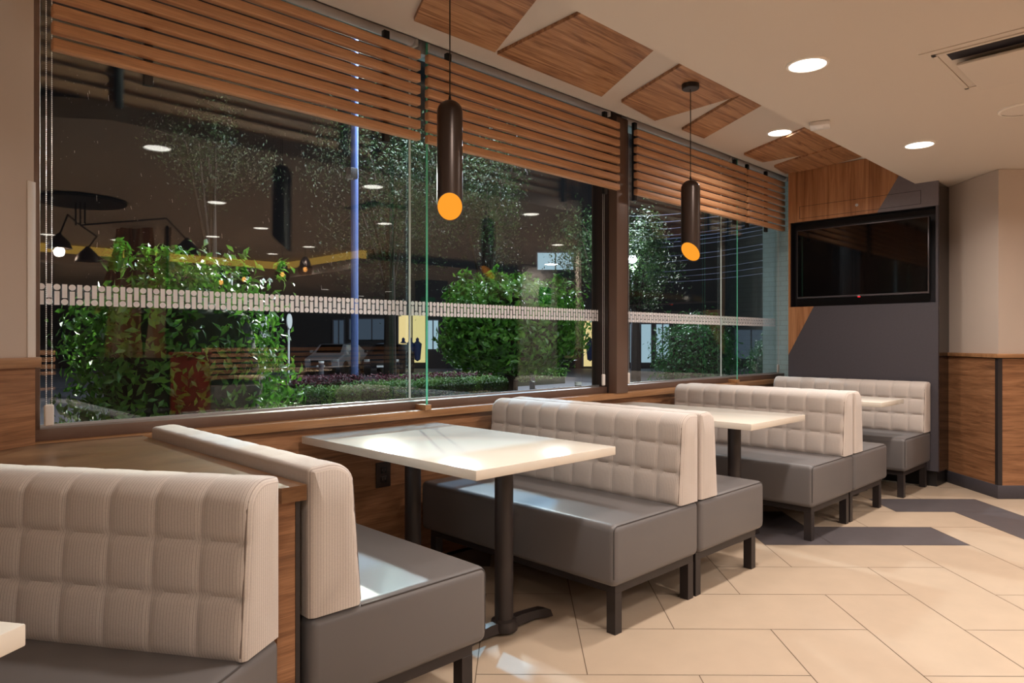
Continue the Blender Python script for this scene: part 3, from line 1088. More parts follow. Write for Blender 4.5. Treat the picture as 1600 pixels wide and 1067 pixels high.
yz([(yR, 0.12), (yR + 0.012, 0.12), (yR + 0.012, 2.49), (yR, 2.49)], 0.03, 0.40, M['darkgloss']).build('glossy_side', None, tw, smooth=0)
yz([(yR + 0.02, 0.0), (yL, 0.0), (yL, 0.13), (yR + 0.02, 0.13)], 0.04, 0.30, M['dark']).build('plinth', None, tw, smooth=0)
# access hatch outline (thin recessed joints) and its lock
mb = MB()
hz0, hz1, hy0, hy1 = 2.326, 2.440, 1.746, 2.757
for (a, b_) in (((hy0, hz0), (hy1, hz0 + 0.003)), ((hy0, hz1 - 0.003), (hy1, hz1)), ((hy0, hz0), (hy0 + 0.004, hz1)), ((hy1 - 0.004, hz0), (hy1, hz1))):
    yz([(a[0], a[1]), (b_[0], a[1]), (b_[0], b_[1]), (a[0], b_[1])], -0.0008, 0.0, M['dark'], mb)
h = mb.build('access_hatch', None, tw, smooth=0)
MB().cyl((-0.006, 0, 2.386), (0.0, 0, 2.386), 0.013, seg=16).build('lock', M['silver'], h)

tv = empty('television', (XP + 0.03, 2.245, 1.905), label='large black flat television in the niche of the media wall', cat='television')
MB().box(0.0, 0.05, -0.550, 0.550, -0.318, 0.318, r=0.004).build('casing', M['bezel'], tv)
MB().box(-0.0015, 0.001, -0.540, 0.540, -0.302, 0.310).build('screen', M['screen'], tv, smooth=0)
MB().box(-0.003, 0.0, -0.013, 0.014, -0.3175, -0.305, r=0.001).build('badge', M['bezel'], tv)
M['redled'] = emission('red_standby_light', (1, 0.02, 0.03, 1), 1.5)
MB().box(-0.004, 0.0, -0.014, 0.008, -0.326, -0.319, r=0.001).build('standby_light', M['redled'], tv)
MB().box(0.05, 0.098, -0.2, 0.2, -0.2, 0.2).build('wall_mount', M['dark'], tv, smooth=0)
mb = MB()
for (y0, y1, z0, z1) in ((0.0085, 0.0105, 0, 0.009), (0.003, 0.0085, 0, 0.002),                      # L
                         (-0.002, 0.0, 0, 0.009), (-0.009, -0.002, 0, 0.002), (-0.009, -0.002, 0.007, 0.009),
                         (-0.009, -0.007, 0.002, 0.0045), (-0.007, -0.004, 0.0035, 0.0045)):             # G
    mb.box(-0.0036, -0.0030, y0, y1, z0 - 0.3155, z1 - 0.3155)
mb.build('maker_mark', M['white_plastic'], tv, smooth=0)

# ================================================================ DINING ROOM BEHIND THE CAMERA (seen mirrored in the windows)
def arm_lamp():
    a = empty('arm_chandelier', (1.68, -0.98, 2.5), label='black ceiling lamp with a round disc and jointed arms, mirrored left in the window', cat='chandelier')
    MB().lathe([(0, -0.03), (0.37, -0.035), (0.38, -0.02), (0, 0.0)], (0, 0, 0), 40).build('disc_canopy', M['dark'], a, smooth=40)
    for dx in (-0.03, 0.0, 0.03):
        MB().cyl((dx, dx, -0.24), (dx, dx, -0.03), 0.007, seg=8).build('stem', M['dark'], a)
    o = Vector((1.68, -0.98, 2.5))
    arms = [([(1.68, -0.98, 2.26), (2.08, 0.08, 2.24), (2.20, 0.22, 2.05)], 0),
            ([(1.68, -0.98, 2.26), (1.52, -0.70, 2.30), (1.44, -0.62, 2.10)], 1),
            ([(1.68, -0.98, 2.26), (1.72, -0.60, 2.12), (1.62, -0.47, 1.99)], 0)]
    for pts, lit in arms:
        P_ = [Vector(p) - o for p in pts]
        ar = MB().tube([tuple(p) for p in P_], 0.0075, 8).build('arm', M['dark'], a)
        e = P_[-1]
        m2 = MB().lathe([(0.012, 0.02), (0.03, 0.0), (0.075, -0.05), (0.10, -0.11), (0.095, -0.11), (0.06, -0.05), (0.02, -0.01)], tuple(e), 24)
        m2.build('shade', M['pendant'], ar, smooth=50)
        if lit:
            MB().lathe([(0, -0.05), (0.02, -0.06), (0.028, -0.08), (0.02, -0.1), (0, -0.11)], tuple(e), 12).build('bulb', M['bulb'], ar, smooth=60)
            l_ = bpy.data.lights.new('bulb_glow', 'POINT'); l_.energy = 14; l_.color = (1, 0.85, 0.68); l_.shadow_soft_size = 0.04
            lo_ = bpy.data.objects.new('bulb_glow', l_); COL.objects.link(lo_); lo_.parent = ar; lo_.location = e + Vector((0, 0, -0.14))
    return a


M['bulb'] = emission('glowing_filament', srgb(255, 190, 110), 9.0)
M['smoke'] = glass('smoked_glass', (0.75, 0.62, 0.5, 1), f0=0.05)
arm_lamp()

gp0 = None
GPL = [((4.67, -3.03), 2.17, 'smoked glass pendant, third from the left in the mirrored row'), ((4.90, -2.80), 2.24, 'smoked glass pendant, rightmost in the mirrored row'),
       ((4.28, -3.42), 2.10, 'smoked glass pendant, second from the left in the mirrored row'), ((4.05, -3.66), 2.06, 'smoked glass pendant, leftmost in the mirrored row')]
for i, ((x, y), z, lab) in enumerate(GPL):
    g = empty('glass_pendant', (x, y, 2.5), label=lab, cat='pendant lamp', group='smoked glass pendants mirrored in the window')
    dz = z - 2.5
    MB().cyl((0, 0, dz + 0.16), (0, 0, 0), 0.003, seg=6).build('cord', M['dark'], g)
    MB().lathe([(0, 0.16), (0.03, 0.15), (0.07, 0.09), (0.08, 0.03), (0.078, 0.0)], (0, 0, dz), 20).build('cap', M['pendant'], g, smooth=60)
    MB().lathe([(0.09, 0.03), (0.105, -0.01), (0.10, -0.07), (0.08, -0.11)], (0, 0, dz), 24).build('glass_shade', M['smoke'], g, smooth=60)
    MB().lathe([(0, 0.02), (0.02, 0.0), (0.03, -0.03), (0.018, -0.06), (0, -0.065)], (0, 0, dz), 12).build('bulb', M['bulb'], g, smooth=60)

# faceted divider
M['bronze_wall'] = mat('dark_brown_divider', srgb(58, 44, 36), 0.7)
dv = empty('room_divider', (2.5, -2.35, 0), math.radians(45), label='brown half height divider carrying a screen of angled boards, mirrored in the left window', cat='divider')
MB().box(-0.5, 0.5, -0.1, 0.1, 0.0, 1.0).build('base', M['bronze_wall'], dv, smooth=0)
MB().box(0.46, 0.48, 0.10, 0.12, 0.0, 2.49).build('post', M['dark'], dv, smooth=0)
M['board_pale'] = mat('pale_board', srgb(190, 160, 132), 0.6)
brd = [(-0.34, -0.20, -0.10, 1.0, 2.48, 0), (-0.26, -0.02, 0.12, 1.0, 2.48, 1), (-0.16, 0.06, 0.10, 1.0, 2.48, 0), (-0.05, 0.10, 0.10, 1.0, 2.48, 1),
       (0.02, -0.10, 0.11, 1.0, 2.48, 0), (0.16, 0.32, 0.14, 1.0, 2.3, 1), (0.30, 0.14, 0.12, 1.0, 2.48, 0), (-0.40, -0.1, 0.06, 1.5, 2.48, 0), (0.34, 0.42, 0.07, 1.3, 2.48, 1)]
for i, (xa, xb, wd, z0, z1, c) in enumerate(brd):
    m2 = MB()
    y_ = -0.06 + 0.014 * i
    A = [(xa, y_, z0), (xa + abs(wd), y_, z0), (xb + abs(wd), y_, z1), (xb, y_, z1)]
    B = [(x, y + 0.012, z) for x, y, z in A]
    m2.face(A); m2.face(B[::-1])
    for k in range(4):
        m2.face([A[k], A[(k + 1) % 4], B[(k + 1) % 4], B[k]])
    m2.build('board', M['board_pale'] if c else M['walnut_z'], dv, smooth=0)

M['red'] = mat('brick_red_lacquer', srgb(150, 38, 24), 0.4)
rb = empty('waste_cabinet', (2.62, -0.86, 0), math.radians(45), label='brick red narrow cabinet mirrored behind the large bush', cat='cabinet')
MB().box(-0.14, 0.14, -0.14, 0.14, 0.0, 1.05, r=0.01).build('body', M['red'], rb)
MB().box(-0.15, 0.15, -0.15, 0.15, 1.05, 1.08, r=0.004).build('lid', M['red'], rb)


def slat_bench(x0, x1, y, label):
    s = empty('slatted_banquette', (x0, y, 0), label=label, cat='banquette', group='slat backed banquettes in the mirrored dining room')
    L = x1 - x0
    MB().box(0, L, 0.05, 0.5, 0.1, 0.46, r=0.02).build('seat', M['vinyl'], s)
    MB().box(0, L, -0.06, -0.03, 0.0, 1.1).build('backboard', M['dark'], s, smooth=0)
    for i in range(6):
        MB().box(0, L, -0.03, 0.0, 0.55 + i * 0.092, 0.61 + i * 0.092).build('slat', M['oak'], s, smooth=0)


slat_bench(-1.5, 2.15, -4.3, 'slat backed banquette mirrored low at the left edge of the left window')
slat_bench(4.4, 9.4, -5.3, 'long slat backed banquette mirrored low across the left window')


def chair_proto():
    c = empty('dining_chair')
    MB().box(-0.2, 0.2, -0.2, 0.2, 0.43, 0.465, r=0.012).build('seat', M['dark'], c)
    for sx in (-1, 1):
        MB().tube([(sx * 0.18, 0.18, 0.43), (sx * 0.20, 0.21, 0.0)], 0.013, 8).build('leg', M['dark'], c)
        MB().tube([(sx * 0.19, -0.24, 0.82), (sx * 0.185, -0.2, 0.45), (sx * 0.20, -0.24, 0.0)], 0.014, 8).build('leg', M['dark'], c)
    m2 = MB()
    for x0, x1 in zip([-0.2 + 0.4 * i / 8 for i in range(8)], [-0.2 + 0.4 * (i + 1) / 8 for i in range(8)]):
        f = lambda x: -0.235 - 0.05 * (1 - (x / 0.2) ** 2)
        A = [(x0, f(x0), 0.70), (x1, f(x1), 0.70), (x1, f(x1), 0.83), (x0, f(x0), 0.83)]
        B = [(x, y - 0.018, z) for x, y, z in A]
        m2.face(A); m2.face(B[::-1]); m2.face([A[3], A[2], B[2], B[3]]); m2.face([A[1], A[0], B[0], B[1]])
    m2.build('backrest', M['dark'], c)
    return c


M['tabletop2'] = mat('pale_wood_table', srgb(196, 168, 134), 0.35)
def cafe_table():
    t = empty('cafe_table')
    MB().box(-0.36, 0.36, -0.33, 0.33, 0.72, 0.75, r=0.005).build('tabletop', M['tabletop2'], t)
    MB().cyl((0, 0, 0.02), (0, 0, 0.72), 0.03, seg=14).build('post', M['dark'], t)
    MB().lathe([(0, 0.03), (0.05, 0.03), (0.22, 0.012), (0.22, 0.0)], (0, 0, 0), 24).build('foot', M['dark'], t)
    return t


c_ = chair_proto(); t_ = cafe_table()
TB = [(1.35, -3.3, 'pale cafe table mirrored at the far left, before the banquette'), (4.0, -2.1, 'pale cafe table mirrored under the glass pendants'),
      (5.4, -3.1, 'pale cafe table mirrored mid window'), (6.5, -4.2, 'pale cafe table beside the long banquette'), (5.3, -4.3, 'pale cafe table at the left end of the long banquette')]
for i, (x, y, lab) in enumerate(TB):
    t = t_ if i == 0 else copy_tree(t_)
    t.location = (x, y, 0)
    tag(t, lab, 'table', 'pale cafe tables in the mirrored dining room')
CH = [(1.2, -2.6, PI, 'black chair with curved back mirrored at far left'), (1.7, -2.62, PI, 'black chair with curved back mirrored right beside the far left one'),
      (2.45, -1.55, 2.6, 'black chair with curved back before the divider'), (3.75, -1.45, PI, 'black chair with curved back before the pendant table'),
      (4.25, -1.45, PI, 'black chair with curved back at the right side of the pendant table'), (5.2, -2.45, PI, 'black chair with curved back at the mid window table'),
      (5.7, -2.45, PI, 'black chair with curved back right side of the mid window table'), (6.5, -3.5, PI, 'black chair with curved back facing the long banquette')]
for i, (x, y, rz, lab) in enumerate(CH):
    c = c_ if i == 0 else copy_tree(c_)
    c.location = (x, y, 0); c.rotation_euler = (0, 0, rz)
    tag(c, lab, 'chair', 'black cafe chairs in the mirrored dining room')

# column, brick wall, counter, exit signs
mb = MB(); mb.box(7.25, 7.65, -3.35, -2.95, 0, 2.215)
tag(mb.build('wall_column', M['bronze_wall'], smooth=0), kind='structure')
M['brickwall'] = brick('whitewashed_brick', srgb(206, 196, 188), srgb(170, 158, 150), 0.22, 0.07, 0.012)
bw = MB().box(8.45, 9.35, -2.05, -1.95, 0.0, 2.49).build('wall_brick', M['brickwall'], smooth=0)
tag(bw, kind='structure')
ld = bpy.data.lights.new('brick_wash', 'AREA'); ld.shape = 'DISK'; ld.size = 0.2; ld.energy = 14; ld.color = (1, 0.92, 0.84)
wl = empty('wall_washer', (8.75, -1.55, 2.5), label='round ceiling light washing the whitewashed brick wall', cat='ceiling light')
lo = bpy.data.objects.new('bulb', ld); COL.objects.link(lo); lo.parent = wl; lo.location = (0, 0, -0.02)
MB().lathe([(0.0, -0.012), (0.09, -0.012), (0.10, 0.0)], (0, 0, 0), 24).build('housing', M['trim_ring'], wl)
sc = empty('service_counter', (9.6, -1.0, 0), math.radians(0), label='pale service counter mirrored in the second window', cat='counter')
MB().box(-0.7, 0.7, -0.3, 0.3, 0.0, 0.9).build('body', M['bronze_wall'], sc, smooth=0)
MB().box(-0.75, 0.75, -0.34, 0.34, 0.9, 0.94, r=0.004).build('worktop', M['tabletop2'], sc)
tl = empty('till_terminal', (9.35, -1.0, 0.94), math.radians(20), label='black till screen on the service counter, mirrored in the second window', cat='till')
MB().box(-0.16, 0.16, -0.12, 0.12, 0.0, 0.05, r=0.01).build('base', M['dark'], tl)
Mx = Matrix.Translation((0, 0, 0.22)) @ Matrix.Rotation(math.radians(-25), 4, 'X')
MB().box(-0.19, 0.19, -0.02, 0.02, -0.17, 0.17, r=0.006, M=Mx).build('screen', M['screen'], tl)
M['exit_green'] = emission('exit_sign_green', srgb(20, 120, 60), 0.55)
M['exit_white'] = emission('exit_sign_white', srgb(230, 240, 230), 0.8)
for (x, y, z, lab) in ((7.20, -3.15, 1.78, 'green arrow sign on the dark column'), (9.0, -1.93, 1.98, 'green arrow sign on the brick wall')):
    e = empty('exit_sign', (x, y + 0.0, z), math.radians(0), label=lab, cat='sign')
    yy = 0.22 if x < 8 else 0.0
    MB().box(-0.14, 0.14, yy, yy + 0.02, -0.14, 0.14).build('board', M['exit_green'], e, smooth=0)
    m2 = MB(); y2 = yy + 0.022
    m2.face([(-0.09, y2, 0.03), (-0.03, y2, 0.09), (-0.03, y2, 0.045), (0.09, y2, 0.045), (0.09, y2, 0.015), (-0.03, y2, 0.015), (-0.03, y2, -0.03)])
    m2.build('arrow', M['exit_white'], e, smooth=0)

# ================================================================ OUTSIDE
GZ = -0.35
M['road'] = mat('grey_road', srgb(120, 118, 128), 0.55, noise=(0.6, 0.15), bump=(30, 0.1, 0.003))
M['pave'] = mat('paving', srgb(150, 140, 142), 0.7, noise=(1.2, 0.15))
mb = MB(); mb.box(-15, 60, 3.32, 70, GZ - 0.1, GZ)
tag(mb.build('floor_street', M['road'], smooth=0), kind='structure')
mb = MB(); mb.box(-10, 30, 3.4, 9.6, GZ, GZ + 0.03)
tag(mb.build('floor_pavement', M['pave'], smooth=0), kind='structure')

LEAF = leafmat('glossy_green_leaves', [(0.3, (38, 74, 26)), (0.5, (70, 124, 42)), (0.7, (118, 172, 66))], 6)
LEAF_D = leafmat('deep_green_leaves', [(0.3, (22, 58, 28)), (0.5, (40, 92, 44)), (0.7, (66, 130, 62))], 8)
LEAF_T = leafmat('tree_leaves', [(0.3, (20, 34, 18)), (0.5, (36, 58, 30)), (0.7, (66, 92, 48))], 2.5, 0.5)
HEDGE = leafmat('hedge_leaves', [(0.3, (50, 88, 34)), (0.5, (86, 130, 52)), (0.7, (136, 170, 80))], 2.2, 0.5)
PURPLE = leafmat('purple_ground_cover', [(0.3, (66, 26, 36)), (0.5, (104, 44, 60)), (0.7, (134, 70, 84))], 6, 0.5)
BARK = mat('brown_bark', srgb(44, 34, 28), 0.85, bump=(20, 0.5, 0.02))


def leaves(name, C, Nrm, size, m, parent, ratio=0.42):
    """C centres (n,3), Nrm outward directions (n,3): one folded five-point leaf each"""
    n = len(C)
    Nrm = Nrm / (np.linalg.norm(Nrm, axis=1, keepdims=True) + 1e-9)
    Nrm = Nrm + RNG.normal(0, 0.55, (n, 3)); Nrm /= np.linalg.norm(Nrm, axis=1, keepdims=True)
    T = RNG.normal(0, 1, (n, 3)); T[:, 2] -= 0.3
    T -= Nrm * np.sum(T * Nrm, axis=1, keepdims=True); T /= np.linalg.norm(T, axis=1, keepdims=True)
    Bn = np.cross(Nrm, T)
    s = size * RNG.uniform(0.65, 1.25, (n, 1))
    base = C - T * s * 0.5
    tip = C + T * s * 0.5 - Nrm * s * 0.10
    R_ = C + Bn * s * ratio * 0.5 + Nrm * s * 0.07
    L_ = C - Bn * s * ratio * 0.5 + Nrm * s * 0.07
    V = np.stack([base, R_, tip, L_, C], axis=1).reshape(-1, 3)
    idx = np.arange(n)[:, None] * 5
    F = np.concatenate([idx + np.array([[0, 1, 4]]), idx + np.array([[1, 2, 4]]), idx + np.array([[2, 3, 4]]), idx + np.array([[3, 0, 4]])], axis=0)
    me = bpy.data.meshes.new(name)
    me.vertices.add(len(V)); me.vertices.foreach_set('co', V.astype(np.float32).ravel())
    me.loops.add(F.size); me.loops.foreach_set('vertex_index', F.astype(np.int32).ravel())
    me.polygons.add(len(F)); me.polygons.foreach_set('loop_start', np.arange(0, F.size, 3, dtype=np.int32))
    me.polygons.foreach_set('loop_total', np.full(len(F), 3, dtype=np.int32))
    me.materials.append(m)
    me.update(); me.validate()
    o = bpy.data.objects.new(name, me)
    COL.objects.link(o)
    o.parent = parent
    return o


def shell(n, a, b, c, e=3.2, inner=0.72, jit=0.05):
    d = RNG.normal(0, 1, (n, 3)); d /= np.linalg.norm(d, axis=1, keepdims=True)
    r = (np.abs(d[:, 0]) ** e + np.abs(d[:, 1]) ** e + np.abs(d[:, 2]) ** e) ** (-1 / e)
    k = RNG.uniform(inner, 1.02, n) + RNG.normal(0, jit, n)
    P_ = d * (r * k)[:, None] * np.array([a, b, c])
    lump = 1 + 0.07 * np.sin(P_[:, 0] * 5 + 1) * np.cos(P_[:, 1] * 4) + 0.05 * np.sin(P_[:, 2] * 7 + P_[:, 0] * 3)
    return P_ * lump[:, None], d / np.array([a, b, c])


def bush(x, y, zc, a, c, n, size, m, label, sprouts=0, trunk=True, group='clipped leafy bushes outside the windows', rz=0.0, b=None):
    t = empty('leafy_bush', (x, y, GZ), rz, label=label, cat='bush', group=group)
    P_, N_ = shell(n, a, b or a * 0.8, c)
    for k in range(sprouts):
        bx, by = RNG.uniform(-a, a) * 0.8, RNG.uniform(-a, a) * 0.5
        h = RNG.uniform(0.08, 0.28)
        q = 26
        zz = RNG.uniform(0, h, q)
        Q = np.stack([bx + RNG.normal(0, 0.03, q), by + RNG.normal(0, 0.03, q), c * 0.92 + zz], axis=1)
        P_ = np.concatenate([P_, Q]); N_ = np.concatenate([N_, np.tile([[0.3, 0.3, 0.8]], (q, 1))])
    P_[:, 2] += zc - GZ
    P_[:, 2] = np.maximum(P_[:, 2], 0.03)
    leaves('foliage', P_, N_, size, m, t)
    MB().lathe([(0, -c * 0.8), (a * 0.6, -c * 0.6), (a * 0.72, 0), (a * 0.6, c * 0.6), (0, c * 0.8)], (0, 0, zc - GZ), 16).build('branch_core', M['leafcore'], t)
    if trunk:
        hgt = zc - GZ
        m2 = MB().tube([(0, 0, 0.0), (0.02, 0.0, hgt * 0.4), (0.05, 0.02, hgt)], [0.11, 0.085, 0.06], 10)
        for k in range(5):
            an = 2 * PI * k / 5
            m2.tube([(0.02, 0, hgt * 0.45), (0.35 * math.cos(an), 0.35 * math.sin(an), hgt * 0.8), (0.6 * math.cos(an), 0.6 * math.sin(an), hgt)], [0.05, 0.035, 0.02], 6)
        m2.build('trunk', BARK, t)
    return t


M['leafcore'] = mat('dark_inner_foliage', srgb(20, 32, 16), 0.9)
bush(2.25, 6.35, 0.78, 0.88, 1.06, 6500, 0.098, LEAF, 'big bright leafy bush close outside the left window', sprouts=16, trunk=True)
bush(8.42, 8.55, 1.42, 1.22, 0.80, 8500, 0.135, LEAF, 'broad leafy bush on a trunk outside the second window', sprouts=16)
bush(11.55, 6.87, 0.68, 0.74, 0.95, 8000, 0.078, LEAF_D, 'dense dark green clipped bush outside the third window', sprouts=3, trunk=False, b=0.7)
bush(13.65, 6.30, 0.50, 0.55, 0.85, 4500, 0.065, LEAF_D, 'small dark clipped bush beside the pale blue end wall', sprouts=0, trunk=False, b=0.5)


def tree(x, y, zc, a, c, n, size, m, label, lean=0.0, clumps=26):
    t = empty('street_tree', (x, y, GZ), label=label, cat='tree', group='trees along the dark street')
    Cc = RNG.normal(0, 1, (clumps, 3)); Cc /= np.linalg.norm(Cc, axis=1, keepdims=True)
    Cc *= RNG.uniform(0.35, 0.95, (clumps, 1)) * np.array([a, a, c])
    k = RNG.integers(0, clumps, n)
    P_ = Cc[k] + RNG.normal(0, 0.2, (n, 3)) * np.array([a, a, c]) * np.array([0.75, 0.75, 1.0])
    P_[:, 2] += zc - GZ
    leaves('foliage', P_, P_ - np.array([0, 0, zc - GZ]), size, m, t)
    h = zc - GZ
    m2 = MB().tube([(0, 0, 0), (lean * 0.4, 0, h * 0.45), (lean, 0, h * 0.9)], [0.15, 0.12, 0.07], 10)
    for i in range(min(clumps, 6)):
        e = Cc[i]
        m2.tube([(lean * 0.5, 0, h * 0.5), (e[0] * 0.5, e[1] * 0.5, h + e[2] * 0.4), (e[0], e[1], h + e[2])], [0.04, 0.02, 0.006], 6)
    m2.build('trunk', BARK, t)
    return t


tree(8.7, 12.6, 4.5, 1.8, 2.2, 9000, 0.075, LEAF_T, 'tall small leaved tree behind the blue pole', clumps=34)
tree(10.6, 11.6, 4.3, 1.3, 2.2, 7000, 0.075, LEAF_T, 'small leaved tree right behind the broad bush', clumps=20)
tree(6.4, 16.4, 5.6, 1.5, 1.5, 3000, 0.08, LEAF_T, 'small leaved tree with hanging twigs left of the blue pole', clumps=20)
tree(16.6, 11.8, 3.4, 1.25, 1.5, 7500, 0.10, LEAF_T, 'street tree lit green by the lamp right of the brown post', clumps=26)
tree(20.0, 15.6, 4.4, 2.4, 1.6, 6000, 0.12, LEAF_T, 'street tree before the bright white windows', clumps=22)
tree(7.0, 17.5, 1.9, 1.3, 1.1, 4000, 0.09, LEAF_T, 'low leafy tree left in the street', clumps=14)


def hedge(x0, x1, y0, y1, h, n, size, m, label, name='low_hedge', cat='hedge'):
    t = empty(name, ((x0 + x1) / 2, (y0 + y1) / 2, GZ), label=label, cat=cat)
    a, b = (x1 - x0) / 2, (y1 - y0) / 2
    P_ = RNG.uniform(-1, 1, (n, 3)) * np.array([a, b, 1]); P_[:, 2] = h * (0.25 + 0.75 * RNG.uniform(0, 1, n) ** 0.5) + RNG.normal(0, 0.015, n)
    front = RNG.uniform(0, 1, n) < 0.4
    P_[front, 1] = -b + RNG.uniform(0, 0.06, front.sum())
    leaves('foliage', P_, np.tile([[0, -0.5, 1.0]], (n, 1)), size, m, t, 0.55)
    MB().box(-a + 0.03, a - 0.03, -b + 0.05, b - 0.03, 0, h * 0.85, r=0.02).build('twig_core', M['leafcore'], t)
    return t


hedge(3.6, 6.3, 9.9, 10.7, 0.80, 7000, 0.05, HEDGE, 'low green hedge behind the big bush')
hedge(6.45, 10.2, 10.2, 11.0, 0.82, 9000, 0.05, HEDGE, 'low green hedge to the right of the blue pole')
hedge(7.4, 10.6, 11.2, 12.0, 0.86, 5000, 0.055, PURPLE, 'purple ground cover behind the right hedge', 'ground_cover', 'plants')
hedge(5.4, 7.1, 11.1, 11.8, 0.92, 3000, 0.055, PURPLE, 'purple ground cover behind the left hedge', 'ground_cover', 'plants')
hedge(10.6, 13.4, 9.2, 10.4, 0.28, 6000, 0.05, HEDGE, 'low green planting strip left of the brown post')
hedge(11.3, 14.2, 10.6, 11.6, 0.36, 4500, 0.055, PURPLE, 'purple ground cover behind the low planting strip', 'ground_cover', 'plants')
hedge(12.0, 19.0, 16.5, 17.3, 0.55, 7000, 0.07, HEDGE, 'long low hedge on the far side of the path')

# poles and bollards
M['bluepole'] = mat('painted_steel_pole', srgb(132, 156, 240), 0.4)
M['greypole'] = mat('dark_grey_pole', srgb(70, 70, 80), 0.5)
M['white'] = mat('white_paint', srgb(220, 220, 222), 0.5)
sl = empty('street_lamp', (7.03, 11.32, GZ), label='tall blue lit lamp pole outside the left window', cat='street lamp')
MB().cyl((0, 0, 0.9), (0, 0, 8.5), 0.068, seg=20).build('pole', M['bluepole'], sl, smooth=50)
MB().cyl((0, 0, 0), (0, 0, 0.9), 0.076, seg=20).build('pole_base', M['greypole'], sl, smooth=50)
MB().tube([(0, 0, 8.4), (0.6, -0.4, 8.8), (1.3, -0.9, 8.85)], 0.04, 10).build('arm', M['bluepole'], sl)
M['lampglow'] = emission('white_lamp_glow', (0.85, 0.95, 1.0, 1), 22)
MB().box(1.1, 1.6, -1.1, -0.8, 8.75, 8.83, r=0.02).build('lamp_head', M['white'], sl)
MB().box(1.15, 1.55, -1.06, -0.84, 8.73, 8.75).build('lens', M['lampglow'], sl, smooth=0)


def lamp_light(name, parent, loc, energy, color, kind='POINT', size=0.25, rot=None, spot=None, blend=0.3):
    l = bpy.data.lights.new(name, kind)
    l.energy = energy; l.color = color
    if kind in ('POINT', 'SPOT'): l.shadow_soft_size = size
    if kind == 'SPOT': l.spot_size = spot; l.spot_blend = blend
    if kind == 'AREA': l.size = size
    o = bpy.data.objects.new(name, l)
    COL.objects.link(o); o.parent = parent; o.location = loc
    if rot: o.rotation_euler = rot
    return o


lamp_light('bulb', sl, (1.35, -0.95, 8.6), 3200, (0.8, 0.92, 1.0))
MB().box(-0.22, -0.06, -0.22, -0.06, 4.5, 4.7, r=0.02).build('added_spot_housing', M['greypole'], sl)  # spot added on the pole to light the near bush
d_ = (Vector((2.3, 6.4, 1.4)) - Vector((6.8, 11.1, 4.2))).to_track_quat('-Z', 'Y').to_euler()
lamp_light('added_spot_bulb', sl, (-0.23, -0.22, 4.5), 5000, (1.0, 1.0, 0.85), 'SPOT', 0.06, rot=d_, spot=math.radians(40), blend=0.5)
s2 = empty('street_lamp', (19.78, 14.21, GZ), label='short bright white street lamp among the leaves right of the brown post', cat='street lamp')
MB().cyl((0, 0, 0), (0, 0, 4.1), 0.06, seg=14).build('pole', M['greypole'], s2, smooth=50)
MB().lathe([(0, 0.16), (0.1, 0.12), (0.16, 0.0), (0.1, -0.12), (0, -0.16)], (0, 0, 4.32), 16).build('globe', M['lampglow'], s2, smooth=60)
lamp_light('bulb', s2, (-0.3, -0.3, 4.3), 1100, (0.9, 1.0, 0.9))

fill_lamp = empty('street_lamp', (16.2, 12.1, GZ), label='added tall street lamp hidden behind the brown post', cat='street lamp')  # added lamp, pole kept out of sight, brightens hedges and street
MB().cyl((0, 0, 0), (0, 0, 7.2), 0.06, seg=14).build('pole', M['greypole'], fill_lamp, smooth=50)
MB().box(-0.6, 0.05, -0.12, 0.12, 7.2, 7.3, r=0.02).build('lamp_head', M['white'], fill_lamp)
lamp_light('bulb', fill_lamp, (-0.4, 0, 7.1), 3500, (0.80, 0.88, 1.0))

# floodlight mast whose beam falls through the window onto seats and floor
FL = Vector((11.6, 8.5, 10.6))
TG = Vector((1.95, 2.15, 0.5))
fm = empty('flood_mast', (FL.x, FL.y, GZ), label='tall floodlight mast standing right of the broad bush', cat='floodlight')
MB().cyl((0, 0, 0), (0, 0, 11.0), 0.07, 0.05, seg=16).build('pole', M['greypole'], fm, smooth=50)
MB().box(-0.25, 0.25, -0.12, 0.12, 10.98, 11.3, r=0.02).build('lamp_head', M['white'], fm)
dr = (TG - (FL + Vector((-0.3, -0.3, 0.25)))).to_track_quat('-Z', 'Y').to_euler()
lamp_light('flood_bulb', fm, (-0.3, -0.3, 11.2), 14000, COOL, 'SPOT', 0.12, rot=dr, spot=math.radians(9.5), blend=0.5)

# unseen facade lights added above the windows to brighten the bushes
for (x, lab) in ((1.0, 'added facade light above the left window'), (5.2, 'added facade light above the brown post'), (8.4, 'added facade light above the end window')):
    fl = empty('added_facade_light', (x, 3.42, 3.1), label=lab, cat='added wall light')
    MB().box(-0.12, 0.12, 0.0, 0.16, 0.0, 0.1, r=0.01).build('housing', M['white'], fl)
    lamp_light('bulb', fl, (0, 0.3, -0.08), 24 if x < 2 else (180 if x < 6 else 260), (0.9, 1.0, 0.92), 'SPOT', 0.08, rot=(math.radians(62), 0, 0), spot=math.radians(120), blend=0.6)
# outer wall above the windows
mb = MB(); mb.box(-1, 7.2, 3.32, 3.42, 2.9, 5.0)
tag(mb.build('wall_facade', M['block'], smooth=0), kind='structure')

def bollard(x, y, h, r, label):
    b = empty('bollard', (x, y, GZ), label=label, cat='bollard', group='dark street bollards')
    MB().cyl((0, 0, 0), (0, 0, h - 0.05), r, seg=16).build('post', M['greypole'], b, smooth=50)
    MB().cyl((0, 0, h - 0.05), (0, 0, h), r * 1.05, seg=16).build('cap', M['white'], b, smooth=50)


bollard(8.62, 8.45 - 1.2, 0.88, 0.055, 'bollard under the right side of the broad bush')
bollard(11.0, 10.55, 0.9, 0.06, 'bollard in the low planting strip')
bollard(10.9, 12.9, 0.9, 0.06, 'bollard on the path behind the broad bush')
bollard(9.3, 16.6, 1.0, 0.07, 'bollard right of the blue pole, by the road')

